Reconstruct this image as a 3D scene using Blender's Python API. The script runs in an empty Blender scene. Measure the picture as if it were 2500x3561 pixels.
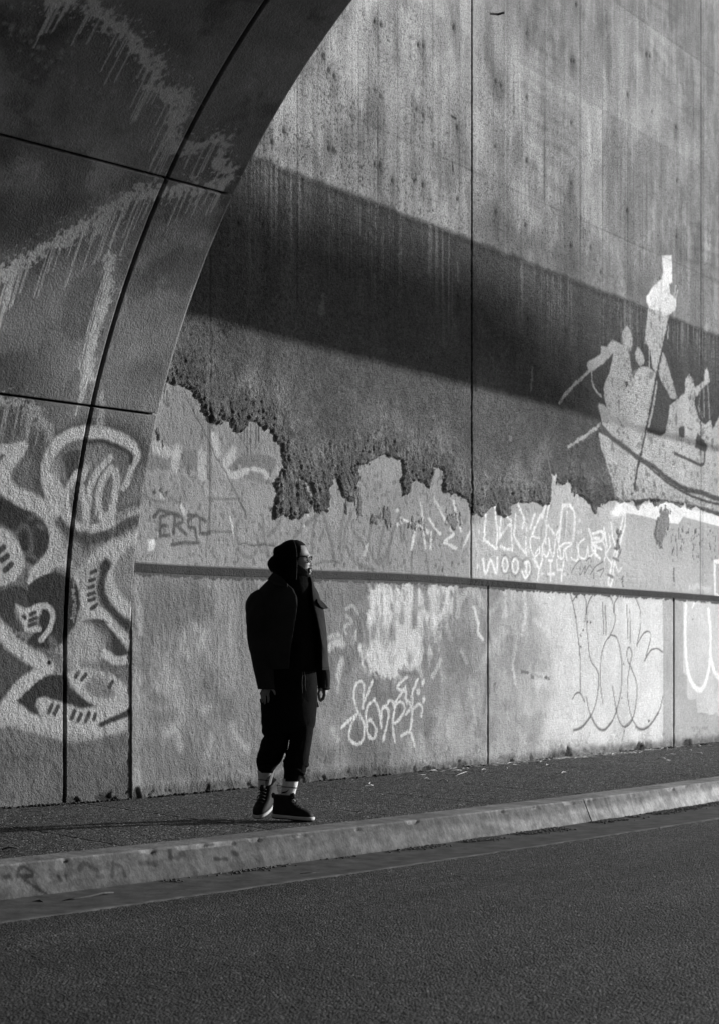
import bpy, bmesh, math, random
import numpy as np
from math import radians, sin, cos, tan, pi, atan2, sqrt

# ------------------------------------------------------------------ camera, light, exposure
SC = bpy.context.scene
COL = SC.collection
EYE = 1.19                 # eye height above the road, metres
F = 6000.0                 # focal length in pixels of the 2500 x 3561 photograph
CX, HY = 1250.0, 2300.0    # principal column, horizon row

cam_d = bpy.data.cameras.new('camera')
cam = bpy.data.objects.new('camera', cam_d)
COL.objects.link(cam)
cam.location = (0, 0, EYE)
cam.rotation_euler = (radians(90), 0, 0)
cam_d.sensor_fit = 'VERTICAL'
cam_d.sensor_height = 36
cam_d.sensor_width = 36 * 718 / 1024
cam_d.lens = F / 3561 * 36
cam_d.shift_y = -(1780.5 - HY) / 3561
cam_d.clip_start = 0.05
cam_d.clip_end = 2000
cam_d.dof.use_dof = True
cam_d.dof.focus_distance = 11.3
cam_d.dof.aperture_fstop = 4.5
SC.camera = cam

SUN_EL = radians(12)
SUN_AZ = np.array([0.93, 0.37]); SUN_AZ /= np.linalg.norm(SUN_AZ)   # horizontal direction towards the sun
W = bpy.data.worlds.new('World'); SC.world = W; W.use_nodes = True
nt = W.node_tree; nt.nodes.clear()
sky = nt.nodes.new('ShaderNodeTexSky'); sky.sky_type = 'NISHITA'; sky.sun_disc = False
sky.sun_elevation = SUN_EL
sky.sun_rotation = atan2(SUN_AZ[0], SUN_AZ[1])
bw = nt.nodes.new('ShaderNodeRGBToBW')
bg = nt.nodes.new('ShaderNodeBackground'); bg.inputs[1].default_value = 0.12
wo = nt.nodes.new('ShaderNodeOutputWorld')
nt.links.new(sky.outputs[0], bw.inputs[0]); nt.links.new(bw.outputs[0], bg.inputs[0]); nt.links.new(bg.outputs[0], wo.inputs[0])

sun_d = bpy.data.lights.new('sun', 'SUN'); sun_d.energy = 5.0; sun_d.angle = radians(0.7); sun_d.color = (1, 1, 1)
sun = bpy.data.objects.new('sun', sun_d); COL.objects.link(sun)
from mathutils import Vector, Matrix
SUN = Vector((SUN_AZ[0]*cos(SUN_EL), SUN_AZ[1]*cos(SUN_EL), sin(SUN_EL)))
sun.rotation_euler = SUN.to_track_quat('Z', 'Y').to_euler()
sun.location = (20, 10, 12)
vs = SC.view_settings
vs.view_transform = 'Standard'; vs.look = 'None'; vs.gamma = 1; vs.exposure = 0.08; vs.use_curve_mapping = False

rng = np.random.default_rng(7)
random.seed(7)

# ------------------------------------------------------------------ helpers
def link(o, parent=None):
    COL.objects.link(o)
    if parent is not None:
        o.parent = parent
        o.matrix_parent_inverse = parent.matrix_basis.inverted()
    return o

def tag(o, label=None, cat=None, group=None, kind=None):
    if label: o['label'] = label
    if cat: o['category'] = cat
    if group: o['group'] = group
    if kind: o['kind'] = kind
    return o

def empty(name, loc=(0, 0, 0)):
    o = bpy.data.objects.new(name, None); COL.objects.link(o); o.location = loc
    o.empty_display_size = 0.1
    return o

def mesh(name, V, Fc, mat, parent=None, smooth=True):
    me = bpy.data.meshes.new(name)
    me.from_pydata([tuple(map(float, v)) for v in V], [], [tuple(f) for f in Fc])
    me.materials.append(mat)
    if smooth: me.polygons.foreach_set('use_smooth', [True]*len(me.polygons))
    me.update()
    return link(bpy.data.objects.new(name, me), parent)

def fast_mesh(name, V, Q, mat, parent=None, attrs=None, smooth=True):
    V = np.ascontiguousarray(V, dtype=np.float32); Q = np.ascontiguousarray(Q, dtype=np.int32)
    me = bpy.data.meshes.new(name)
    me.vertices.add(len(V)); me.vertices.foreach_set('co', V.ravel())
    me.loops.add(Q.size); me.loops.foreach_set('vertex_index', Q.ravel())
    me.polygons.add(len(Q))
    me.polygons.foreach_set('loop_start', np.arange(0, Q.size, 4, dtype=np.int32))
    me.update(calc_edges=True)
    me.validate(verbose=False)
    me.polygons.foreach_set('use_smooth', np.full(len(me.polygons), smooth))
    for k, a in (attrs or {}).items():
        at = me.attributes.new(k, 'FLOAT', 'POINT')
        at.data.foreach_set('value', np.ascontiguousarray(a, dtype=np.float32).ravel())
    me.materials.append(mat)
    return link(bpy.data.objects.new(name, me), parent)

def grid_quads(n, m):
    i, j = np.meshgrid(np.arange(n-1), np.arange(m-1), indexing='ij')
    a = i*m + j
    return np.stack([a, a+m, a+m+1, a+1], -1).reshape(-1, 4)

_T = np.random.default_rng(11).random((257, 257)).astype(np.float32)
def vnoise(x, y, seed=0):
    x = x + seed*17.31; y = y + seed*9.73
    xi = np.floor(x).astype(np.int64); yi = np.floor(y).astype(np.int64)
    fx = (x-xi); fy = (y-yi)
    fx = fx*fx*(3-2*fx); fy = fy*fy*(3-2*fy)
    xi &= 255; yi &= 255
    x1 = (xi+1) & 255; y1 = (yi+1) & 255
    a = _T[xi, yi]; b = _T[x1, yi]; c = _T[xi, y1]; d = _T[x1, y1]
    return (a+(b-a)*fx)*(1-fy) + (c+(d-c)*fx)*fy
def fbm(x, y, s=1.0, oct=4, seed=0, rough=0.5):
    v = 0; a = 1; t = 0
    for o in range(oct):
        v = v + a*vnoise(x*s, y*s, seed+o*3); t += a; a *= rough; s *= 2.03
    return v/t            # 0..1
def sstep(a, b, x):
    t = np.clip((x-a)/(b-a), 0, 1); return t*t*(3-2*t)

# ------------------------------------------------------------------ materials (all neutral greys: the photograph is black and white)
def new_mat(name):
    m = bpy.data.materials.new(name); m.use_nodes = True
    t = m.node_tree; p = t.nodes['Principled BSDF']
    return m, t, p
def nd(t, typ, **kw):
    n = t.nodes.new(typ)
    for k, v in kw.items():
        if k.startswith('i_'):
            n.inputs[k[2:].replace('_', ' ')].default_value = v
        else: setattr(n, k, v)
    return n
def math_n(t, op, a, b=None, clamp=False):
    n = t.nodes.new('ShaderNodeMath'); n.operation = op; n.use_clamp = clamp
    for k, v in ((0, a), (1, b)):
        if v is None: continue
        if isinstance(v, (int, float)): n.inputs[k].default_value = v
        else: t.links.new(v, n.inputs[k])
    return n.outputs[0]
def noise_n(t, scale, detail=4, rough=0.5, vec=None, dist=0.0):
    n = t.nodes.new('ShaderNodeTexNoise'); n.inputs['Scale'].default_value = scale
    n.inputs['Detail'].default_value = detail; n.inputs['Roughness'].default_value = rough
    n.inputs['Distortion'].default_value = dist
    if vec is not None: t.links.new(vec, n.inputs['Vector'])
    return n.outputs['Fac']
def ramp(t, x, a, b, lo=0.0, hi=1.0):
    n = t.nodes.new('ShaderNodeMapRange'); n.inputs[1].default_value = a; n.inputs[2].default_value = b
    n.inputs[3].default_value = lo; n.inputs[4].default_value = hi
    n.clamp = True
    t.links.new(x, n.inputs[0]); return n.outputs[0]
def objvec(t, scale=(1, 1, 1)):
    c = t.nodes.new('ShaderNodeTexCoord'); m = t.nodes.new('ShaderNodeMapping')
    m.inputs['Scale'].default_value = scale
    t.links.new(c.outputs['Object'], m.inputs[0]); return m.outputs[0]
def bump(t, p, h, strength, dist):
    b = t.nodes.new('ShaderNodeBump'); b.inputs['Strength'].default_value = strength
    b.inputs['Distance'].default_value = dist
    t.links.new(h, b.inputs['Height']); t.links.new(b.outputs[0], p.inputs['Normal'])
    return b
def grey(v): return (v, v, v, 1)

def simple(name, v, rough=0.8, var=0.15, scale=30, bstr=0.3, bdist=0.003, spec=0.3):
    m, t, p = new_mat(name)
    vec = objvec(t)
    n = noise_n(t, scale, 5, 0.6, vec)
    f = ramp(t, n, 0.3, 0.7, v*(1-var), v*(1+var))
    t.links.new(f, p.inputs['Base Color'])
    p.inputs['Roughness'].default_value = rough
    p.inputs['Specular IOR Level'].default_value = spec
    h = noise_n(t, scale*4, 3, 0.6, vec)
    bump(t, p, h, bstr, bdist)
    return m

def wall_mat(name):
    m, t, p = new_mat(name)
    at = nd(t, 'ShaderNodeAttribute', attribute_name='paint')
    sp = nd(t, 'ShaderNodeAttribute', attribute_name='speck')
    rf = nd(t, 'ShaderNodeAttribute', attribute_name='coarse')
    vec = objvec(t)
    big = noise_n(t, 2.2, 6, 0.62, vec)
    mid = noise_n(t, 26, 5, 0.65, vec)
    fine = noise_n(t, 95, 3, 0.7, vec)
    v = math_n(t, 'MULTIPLY', at.outputs['Fac'], ramp(t, big, 0.3, 0.7, 0.88, 1.12))
    v = math_n(t, 'MULTIPLY', v, ramp(t, mid, 0.3, 0.72, 0.86, 1.14))
    v = math_n(t, 'MULTIPLY', v, ramp(t, fine, 0.32, 0.68, 0.80, 1.20))
    # pits and specks
    pit = noise_n(t, 48, 3, 0.8, vec)
    pm = math_n(t, 'MULTIPLY', ramp(t, pit, 0.56, 0.68, 0, 1), sp.outputs['Fac'], True)
    v = math_n(t, 'MULTIPLY', v, math_n(t, 'SUBTRACT', 1.0, math_n(t, 'MULTIPLY', pm, 0.72)))
    t.links.new(v, p.inputs['Base Color'])
    p.inputs['Roughness'].default_value = 0.88
    p.inputs['Specular IOR Level'].default_value = 0.2
    h1 = noise_n(t, 70, 4, 0.65, vec)
    hh = math_n(t, 'MULTIPLY', math_n(t, 'SUBTRACT', h1, math_n(t, 'MULTIPLY', pm, 0.5)), rf.outputs['Fac'])
    bump(t, p, hh, 1.0, 0.045)
    return m

M_wing = wall_mat('painted_concrete')
M_vault = wall_mat('tunnel_concrete')
M_joint = simple('dark_joint_filler', 0.012, 0.95)
M_conc = simple('plain_concrete', 0.22, 0.9, 0.2, 6)

def aggregate(name, v, cell, contrast, bstr, rough, spec, patch=0.18, bdist=0.006, lane=0):
    m, t, p = new_mat(name)
    vec = objvec(t)
    vo = t.nodes.new('ShaderNodeTexVoronoi'); vo.inputs['Scale'].default_value = cell; t.links.new(vec, vo.inputs['Vector'])
    sepc = t.nodes.new('ShaderNodeSeparateColor'); t.links.new(vo.outputs['Color'], sepc.inputs[0])
    stone = ramp(t, sepc.outputs[0], 0.0, 1.0, 1-contrast, 1+contrast)
    bright = ramp(t, sepc.outputs[1], 0.94, 0.98, 0, 1)
    n1 = noise_n(t, 1.3, 5, 0.6, vec); n2 = noise_n(t, cell*2.3, 3, 0.6, vec)
    c = math_n(t, 'MULTIPLY', stone, v)
    c = math_n(t, 'MULTIPLY', c, ramp(t, n1, 0.3, 0.7, 1-patch, 1+patch))
    c = math_n(t, 'MULTIPLY', c, ramp(t, n2, 0.32, 0.68, 0.4, 1.6))
    c = math_n(t, 'ADD', c, math_n(t, 'MULTIPLY', bright, v*4.2))
    if lane:
        rt_ = t.nodes.new('ShaderNodeMapping'); rt_.inputs['Rotation'].default_value = (0, 0, atan2(.785, .62)*-1); rt_.vector_type = 'TEXTURE'
        cc = t.nodes.new('ShaderNodeTexCoord'); t.links.new(cc.outputs['Object'], rt_.inputs[0])
        rr = t.nodes.new('ShaderNodeVectorRotate'); rr.rotation_type = 'Z_AXIS'; rr.inputs['Angle'].default_value = -atan2(.785, .62); t.links.new(cc.outputs['Object'], rr.inputs['Vector'])
        sc_ = t.nodes.new('ShaderNodeMapping'); sc_.inputs['Scale'].default_value = (.12, 1.3, 1); t.links.new(rr.outputs[0], sc_.inputs[0])
        ln_ = noise_n(t, 1.6, 5, .55, sc_.outputs[0]); c = math_n(t, 'MULTIPLY', c, ramp(t, ln_, .35, .65, 1-lane, 1+lane))
        cl_ = noise_n(t, 9, 3, .7, vec); c = math_n(t, 'MULTIPLY', c, ramp(t, cl_, .3, .7, .82, 1.18))
    t.links.new(c, p.inputs['Base Color'])
    p.inputs['Specular IOR Level'].default_value = spec
    t.links.new(ramp(t, sepc.outputs[2], 0, 1, rough-0.12, rough+0.12), p.inputs['Roughness'])
    h = math_n(t, 'SUBTRACT', math_n(t, 'MULTIPLY', n2, 0.5), vo.outputs['Distance'])
    bump(t, p, h, bstr, bdist)
    return m
M_walk = aggregate('exposed_aggregate', 0.068, 70, 1.0, 1.0, 0.8, 0.2, bdist=.016)
M_road = aggregate('asphalt', 0.034, 85, 1.0, 1.0, 0.68, 0.30, patch=0.4, bdist=.022, lane=.35)
M_ground = simple('dry_ground', 0.12, 0.95, 0.3, 1.5)

def kerb_mat():
    m, t, p = new_mat('kerb_concrete')
    at = nd(t, 'ShaderNodeAttribute', attribute_name='paint')
    vec = objvec(t)
    a = noise_n(t, 7, 6, 0.65, vec); b = noise_n(t, 60, 4, 0.6, vec)
    vs_ = objvec(t, (9, 9, 1.2)); c = noise_n(t, 3.5, 4, 0.6, vs_)
    v = math_n(t, 'MULTIPLY', at.outputs['Fac'], ramp(t, a, 0.3, 0.72, 0.68, 1.25))
    v = math_n(t, 'MULTIPLY', v, ramp(t, c, 0.3, 0.7, 0.75, 1.2))
    v = math_n(t, 'MULTIPLY', v, ramp(t, b, 0.3, 0.7, 0.85, 1.15))
    t.links.new(v, p.inputs['Base Color']); p.inputs['Roughness'].default_value = 0.88
    p.inputs['Specular IOR Level'].default_value = 0.2
    bump(t, p, b, 0.5, 0.008)
    return m
M_kerb = kerb_mat()

# ------------------------------------------------------------------ survey of the place
# base line of the walls as seen in the photograph gives their plan
SW = 0.17                                   # sidewalk height above the road
def ray_ground(px, py, z=0.0):
    Y = F*(EYE-z)/(py-HY); return np.array([(px-CX)/F*Y, Y])
BASE = ray_ground(454, 2780, SW)            # where tunnel and wing wall meet
wing_far = ray_ground(2500, 2780-0.0966*(2500-454), SW)
UW = (wing_far-BASE)/np.linalg.norm(wing_far-BASE)       # direction of the wing wall
NW = np.array([UW[1], -UW[0]])                           # its normal, towards the road
_v = ray_ground(0, 2811, SW)
UV = np.array([sin(atan2(7000-CX, F)), cos(atan2(7000-CX, F))])  # tunnel axis
NV = np.array([UV[1], -UV[0]])

def px_wing(px, py):
    px = np.asarray(px, float); py = np.asarray(py, float)
    k = (px-CX)/F
    u = (k*BASE[1]-BASE[0])/(UW[0]-k*UW[1])
    Y = BASE[1]+u*UW[1]
    return u, EYE+(HY-py)/F*Y

# tunnel section traced along the portal edge
_edge = [(1225,0),(1155,101),(1062,225),(930,434),(861,574),(806,686),(715,900),(644,1102),(593,1280),(550,1443),(512,1621),(489,1800),(472,1986),(465,2110),(459,2296),(454,2700)]
_pd, _pz = [], []
for x, y in _edge[::-1]:
    k = (x-CX)/F
    d = (k*BASE[1]-BASE[0])/(NV[0]-k*NV[1]); Yq = BASE[1]+d*NV[1]
    _pd.append(d); _pz.append(EYE+(HY-y)/F*Yq)
_pd = np.array(_pd); _pz = np.array(_pz)
# smooth circle-like fit: d = R - sqrt(R^2-(z-z0)^2)
best = None
for z0 in np.arange(0.2, 2.2, 0.05):
    for R in np.arange(3.5, 8, 0.05):
        q = R-np.sqrt(np.maximum(R*R-np.maximum(_pz-z0, 0)**2, 0)); e = np.sum((q-_pd)**2)
        if best is None or e < best[0]: best = (e, z0, R)
E0, Z0, RV = best
print('vault fit', best, 'portal top pt', _pd[-1], _pz[-1])
def prof_s(s):
    """arc length from the ground (z=0) -> d, z, normal (nd, nz) pointing inside"""
    s = np.asarray(s, float)
    a = np.clip((s-Z0)/RV, 0, pi/2)
    d = RV*(1-np.cos(a)); z = np.where(s < Z0, s, Z0+RV*np.sin(a))
    flat = np.maximum(s-Z0-RV*pi/2, 0); d = d+flat
    return d, z, np.cos(a), -np.sin(a)
def prof_d_of_z(z):
    return RV-np.sqrt(np.maximum(RV*RV-np.maximum(z-Z0, 0)**2, 0))
def px_vault(px, py):
    px = np.asarray(px, float); py = np.asarray(py, float)
    k = (px-CX)/F; d = 0*k; z = 0*k
    for _ in range(40):
        bx = BASE[0]+d*NV[0]; by = BASE[1]+d*NV[1]
        u = (k*by-bx)/(UV[0]-k*UV[1]); Y = by+u*UV[1]
        z = EYE+(HY-py)/F*Y
        d = 0.5*d+0.5*prof_d_of_z(np.minimum(z, Z0+RV*0.995))
    s = np.where(z < Z0, z, Z0+RV*np.arcsin(np.clip((z-Z0)/RV, -1, 1)))
    return u, s

# photograph crops used for tracing: (x0, y0, scale)
FR = dict(S=(0, 0, 1), A=(400, 1250, .4342), B=(1000, 1400, .4342), C=(1600, 1500, .3722), D=(1900, 850, .3722),
          E=(1900, 1300, .3722), Fv=(0, 1350, .3226), G=(0, 1950, .3701), H=(1100, 1980, .3722), I=(1900, 1980, .3722),
          J=(440, 1950, .4094), P=(0, 0, .7754), Q=(1250, 0, .7754), R=(0, 900, .7754), T=(1250, 900, .7754))

def catmull(P, n=6):
    P = np.asarray(P, float)
    if len(P) < 3: return P
    Q = np.vstack([2*P[0]-P[1], P, 2*P[-1]-P[-2]]); out = []
    for i in range(1, len(Q)-2):
        p0, p1, p2, p3 = Q[i-1:i+3]
        for t in np.linspace(0, 1, n, endpoint=False):
            out.append(0.5*((2*p1)+(-p0+p2)*t+(2*p0-5*p1+4*p2-p3)*t*t+(-p0+3*p1-3*p2+p3)*t**3))
    out.append(P[-1]); return np.array(out)

class Canvas:
    """albedo and relief of a wall surface, on its own (along, up) coordinates in metres"""
    def __init__(s, uc, vc, V2, proj):
        s.uc, s.vc = uc, vc; s.U = np.repeat(uc[:, None], len(vc), 1).astype(np.float32); s.V = V2.astype(np.float32); s.proj = proj
        s.p = np.full(s.U.shape, .25, np.float32); s.h = np.zeros(s.U.shape, np.float32)
        s.sp = np.full(s.U.shape, .3, np.float32); s.co = np.full(s.U.shape, .5, np.float32)
        s.wx = (fbm(s.U, s.V, 14, 3, 5)-.5); s.wy = (fbm(s.U, s.V, 14, 3, 9)-.5)
        s.grain = fbm(s.U, s.V, 45, 3, 21); s.clean = 1.0
    def conv(s, fr, pts):
        x0, y0, k = FR[fr]; P = np.asarray(pts, float)
        u, v = s.proj(x0+P[:, 0]*k, y0+P[:, 1]*k); return np.stack([u, v], 1)
    def box(s, P, m):
        lo = P.min(0)-m; hi = P.max(0)+m
        i0, i1 = np.searchsorted(s.uc, [lo[0], hi[0]]); j0, j1 = np.searchsorted(s.vc, [lo[1]-.12, hi[1]+.12])
        return slice(max(i0-1, 0), i1+1), slice(max(j0-1, 0), j1+1)
    def dist(s, P, sl, warp):
        U = s.U[sl]+warp*s.wx[sl]; V = s.V[sl]+warp*s.wy[sl]
        D = np.full(U.shape, 1e9, np.float32)
        if len(P) == 1: return np.hypot(U-P[0, 0], V-P[0, 1])
        for a, b in zip(P[:-1], P[1:]):
            ab = b-a; L = max((ab**2).sum(), 1e-9)
            t = np.clip(((U-a[0])*ab[0]+(V-a[1])*ab[1])/L, 0, 1)
            D = np.minimum(D, (U-a[0]-t*ab[0])**2+(V-a[1]-t*ab[1])**2)
        return np.sqrt(D)
    def line(s, fr, val, w, pts, soft=.35, alpha=1.0, warp=.008, curve=True, rag=.25, relief=0):
        P = s.conv(fr, pts)
        if curve: P = catmull(P)
        sl = s.box(P, w*2+.03)
        if s.U[sl].size == 0: return
        D = s.dist(P, sl, warp); r = w/2
        w = w*getattr(s, 'fat', 1.0); warp *= s.clean; r = w/2; g = (s.grain[sl]-.5)*rag*w*1.6*s.clean
        m = 1-sstep(r*(1-soft), r*(1+soft)+.004, D+g)
        m = m*alpha
        s.p[sl] = s.p[sl]*(1-m)+val*m
        if relief: s.h[sl] += relief*m
    def mask(s, P, warp=.02, extra=0.0):
        sl = s.box(P, .15)
        U = s.U[sl]+warp*s.wx[sl]*2; V = s.V[sl]+warp*s.wy[sl]*2
        ins = np.zeros(U.shape, bool); n = len(P)
        for i in range(n):
            a, b = P[i], P[(i+1) % n]
            if a[1] == b[1]: continue
            c = ((a[1] > V) != (b[1] > V)) & (U < (b[0]-a[0])*(V-a[1])/(b[1]-a[1])+a[0])
            ins ^= c
        D = s.dist(np.vstack([P, P[:1]]), sl, warp*2)
        return sl, np.where(ins, D, -D)     # positive inside
    def poly(s, fr, val, pts, soft=.012, alpha=1.0, warp=.01, curve=False, relief=0):
        P = s.conv(fr, pts)
        if curve: P = catmull(np.vstack([P, P[:1]]))[:-1]
        sl, D = s.mask(P, warp)
        m = sstep(-soft, soft, D+(s.grain[sl]-.5)*.012)*alpha
        s.p[sl] = s.p[sl]*(1-m)+val*m
        if relief: s.h[sl] += relief*m
    def dot(s, fr, val, w, pts, **k):
        for q in pts: s.line(fr, val, w, [q, (q[0]+1, q[1]+1)], curve=False, **k)
    def L(s, fr, val, w, lines, **k):
        for l in lines: s.line(fr, val, w, l, **k)

# ------------------------------------------------------------------ WING WALL canvas
pxs = np.arange(400, 2560, 2.9)
ucols = px_wing(pxs, 2300)[0]
ucols = ucols[ucols > .012]; ucols = np.concatenate([[.004], ucols, np.arange(ucols[-1]+.05, 15, .12)])
rows = np.concatenate([np.arange(.10, 4.6, .0088), np.arange(4.6, 6.4, .011), np.arange(6.4, 9.9, .0135)])
def stripe_off(u): return -0.075+0.075*sstep(0, 4.5, u)+0.015*sstep(5, 10, u)
Vw = rows[None, :]+stripe_off(ucols)[:, None]*(sstep(1.0, 1.85, rows)*(1-sstep(2.1, 2.9, rows)))[None, :]
wg = Canvas(ucols, rows, Vw, px_wing)
U, V = wg.U, wg.V
PXu = CX+F*(BASE[0]+U*UW[0])/(BASE[1]+U*UW[1])      # photograph column of each grid column, used for joints
def u_of(px): return float(px_wing(px, 2300)[0])

Z_L2 = 5.27
nb = fbm(U, V, .9, 5, 1); ns = fbm(U*1.0, V*.12, 5.0, 4, 2); nf = fbm(U, V, 9, 4, 3)
spk = sstep(.70, .80, vnoise(U*64, V*60, 201))*(.25+.75*sstep(.3, .7, fbm(U, V, 3, 3, 202)))
spk2 = sstep(.74, .84, vnoise(U*38, V*30, 205))
# upper bare concrete with formwork panels
ns2 = fbm(U*1.0, V*.07, 16.0, 3, 222)
up = .375*(1-.27*sstep(3.2, 6.5, U))*(0.76+.48*nb)*(.78+.44*ns)*(.76+.48*ns2)*(.82+.36*nf)
for (x0, x1, zz0, zz1, f_) in ((1035, 1312, 5.95, 7.27, .9), (1312, 1453, 5.27, 5.95, .95), (1312, 1641, 5.95, 7.27, .86), (1641, 1760, 5.95, 7.27, 1.08), (1760, 2093, 5.95, 7.27, 1.12),
                               (2093, 2435, 5.95, 7.27, .85), (2020, 2093, 5.4, 7.27, 1.12), (2093, 2435, 7.27, 8.56, 1.15), (1760, 2093, 7.27, 8.56, .82), (1641, 1760, 7.27, 8.56, .95),
                               (2435, 2700, 5.27, 7.27, .95), (2435, 2700, 7.27, 8.56, 1.02), (2093, 2435, 8.56, 9.9, .85)):
    f_ = 1+(f_-1)*.75
    a, b = u_of(x0), u_of(x1)
    m = ((U > a) & (U < b) & (V > zz0) & (V < zz1))
    up = np.where(m, up*f_, up)
# pale leached clouds
cl = sstep(.52, .62, fbm(U*1.3, V*.6, 1.5, 6, 14, .62)); up = up*(1+.26*cl)
cl = sstep(.54, .62, fbm(U*1.6, V*.45, 2.2, 6, 44, .62)); up = up*(1-.26*cl)
up = up*(1-.30*sstep(.78, .9, vnoise(U*46, V*.35, 501))*sstep(.4, .6, vnoise(U*5, V*1.2, 502)))*(1+.22*sstep(.80, .92, vnoise(U*40, V*.3, 503))*sstep(.4, .6, vnoise(U*4, V*1.1, 504)))
# plywood grain, wavy and nearly level
wv = V*17+9*fbm(U*.5, V*1.1, 1.0, 3, 33)+U*.6
gr = (np.sin(wv*2.2)*.5+.5)**2*sstep(.50, .66, fbm(U, V, .8, 3, 51))*sstep(5.4, 6.2, V)*sstep(4.2, 6.0, U)*(.3+vnoise(U*2, V*9, 6))
up = up*(1-.20*gr); wg.h += -.0015*gr
wg.p[:] = up
wg.sp[:] = .85*sstep(8.6, 5.2, V)+.25
wg.co[:] = .42
# dark coating in the middle
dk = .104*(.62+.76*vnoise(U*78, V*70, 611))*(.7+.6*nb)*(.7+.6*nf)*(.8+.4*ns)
dk = dk*(1-.30*sstep(5.5, 9, U)); dk = dk*(1+.22*sstep(4.1, 3.5, V)); worn_shade_fade = sstep(3.5, 9.5, U)*.035*sstep(4.3, 5.2, V); dk = dk+worn_shade_fade*(.3+1.4*ns)  # upper-right wear also carries the shadow fade; strip below shadow edge painted lighter
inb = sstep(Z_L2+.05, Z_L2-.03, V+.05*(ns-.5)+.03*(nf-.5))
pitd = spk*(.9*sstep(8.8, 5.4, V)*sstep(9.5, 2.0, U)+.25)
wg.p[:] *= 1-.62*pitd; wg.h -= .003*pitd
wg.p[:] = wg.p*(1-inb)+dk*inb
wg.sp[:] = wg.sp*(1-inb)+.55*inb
# lime streaks running down from that line
st = sstep(.56, .72, vnoise(U*34, V*.9, 3))*sstep(.5, .62, fbm(U, V*0, 2.0, 3, 8))
hang = sstep(1.25, .05, (Z_L2-V)/(.35+.9*vnoise(U*2.3, V*0, 19)))*(V < Z_L2)
st3 = sstep(.5, .8, vnoise(U*75, V*1.5, 23))*sstep(.35, .6, fbm(U, V*0, 1.3, 3, 28)); wg.p[:] = wg.p+.30*st3*hang*vnoise(U*90, V*70, 14)**1.5
wg.p[:] = wg.p+.20*st*hang*(.4+.8*vnoise(U*60, V*40, 4))*sstep(-.2, 3., U+1.5)
# dark seam under the line
wg.p[:] *= 1-.45*np.exp(-((V-Z_L2+.02)/.035)**2)*(.4+.9*nf)
# patchy darker tone fading out above the line
cr = sstep(.5, .62, fbm(U, V, 1.4, 4, 61))*np.exp(-np.abs(V-Z_L2-.2)/.35)*(V > Z_L2)
wg.p[:] *= 1-.42*cr

# stucco relief of the coating
stucco = (fbm(U, V, 60, 2, 70)-.5)*.9+(fbm(U, V, 28, 2, 71)-.5)*.8
plast = (fbm(U+V*.15, V*.42, 44, 3, 170)-.5)*1.3*(.4+1.1*fbm(U, V, 2.4, 3, 171))+(fbm(U, V*.3, 14, 2, 172)-.5)*.7
wg.h += inb*.0130*stucco + (1-inb)*.0022*stucco
wg.co[:] = wg.co*(1-inb)+1.35*inb

# lower limit of the coating: below it the old smooth surface shows
bd = [('A', [(-60,150),(430,165),(455,178),(500,182),(580,205),(640,250),(690,300),(712,350),(712,410),(740,450),(790,480),(832,510),(850,490),(880,468),(925,470),(950,520),(980,555),(1020,570),(1045,545),(1080,490),(1110,478),(1150,505),(1190,540),(1240,550),(1280,590),(1295,655),(1340,690),(1350,760),(1365,880),(1310,940),(1300,1010),(1320,1090),(1300,1150),(1270,1180),(1285,1270),(1360,1240),(1440,1265)]),
      ('B', [(130,895),(190,880),(200,800),(150,700),(100,600),(140,610),(215,690),(225,860),(320,860),(335,680),(385,580),(415,640),(450,740),(500,800),(535,780),(545,700),(570,600),(575,490),(680,460),(780,400),(815,435),(850,430),(915,460),(922,510),(937,570),(912,640),(932,700),(915,760),(975,720),(985,640),(1040,608),(1090,620),(1135,690),(1160,580),(1185,500),(1225,525),(1260,600),(1250,700),(1350,730),(1440,770)]),
      ('C', [(110,780),(160,760),(200,790),(240,740),(300,680),(350,675),(370,760),(410,780),(470,760),(480,680),(540,660),(640,670),(700,660),(780,680),(830,690),(845,600),(845,470),(860,400),(915,400),(900,490),(960,480),(1020,460),(1050,530),(1070,590),(1110,570),(1150,610),(1200,670),(1250,740),(1265,760),(1290,690),(1380,650),(1450,640)]),
      ('E', [(640,1170),(700,1190),(760,1190),(810,1170),(860,1270),(900,1180),(960,1170),(1020,1230),(1060,1200),(1150,1180),(1250,1240),(1300,1180),(1320,1270),(1370,1240),(1612,1320),(2100,1440),(2700,1560)])]
P = np.vstack([wg.conv(f, p) for f, p in bd])
Pc = np.vstack([P, [[16, 2.5], [16, 8], [-2, 8]]])
sl, D = wg.mask(Pc, .02)
under = np.zeros(U.shape, np.float32); Dn = np.full(U.shape, -1., np.float32)
Dn[sl] = D
Dn = np.where(V > 4.6, 1.0, Dn)
Dn = Dn+.05*(fbm(U, V*.6, 20, 3, 81)-.5)+.05*(vnoise(U*70, V*45, 83)-.5)*sstep(.4, .6, vnoise(U*4, V*4, 84))
under = sstep(.004, -.010, Dn)*(V < 4.6)
ub = U/11
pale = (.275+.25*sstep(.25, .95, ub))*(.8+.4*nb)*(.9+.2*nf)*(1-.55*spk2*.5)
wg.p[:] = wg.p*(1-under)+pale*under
wg.h[:] = wg.h*(1-under)+under*(-.007+.0018*stucco+.0045*plast-.004*spk2)
wg.sp[:] = wg.sp*(1-under)+.34*under
wg.co[:] = wg.co*(1-under)+.30*under
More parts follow.
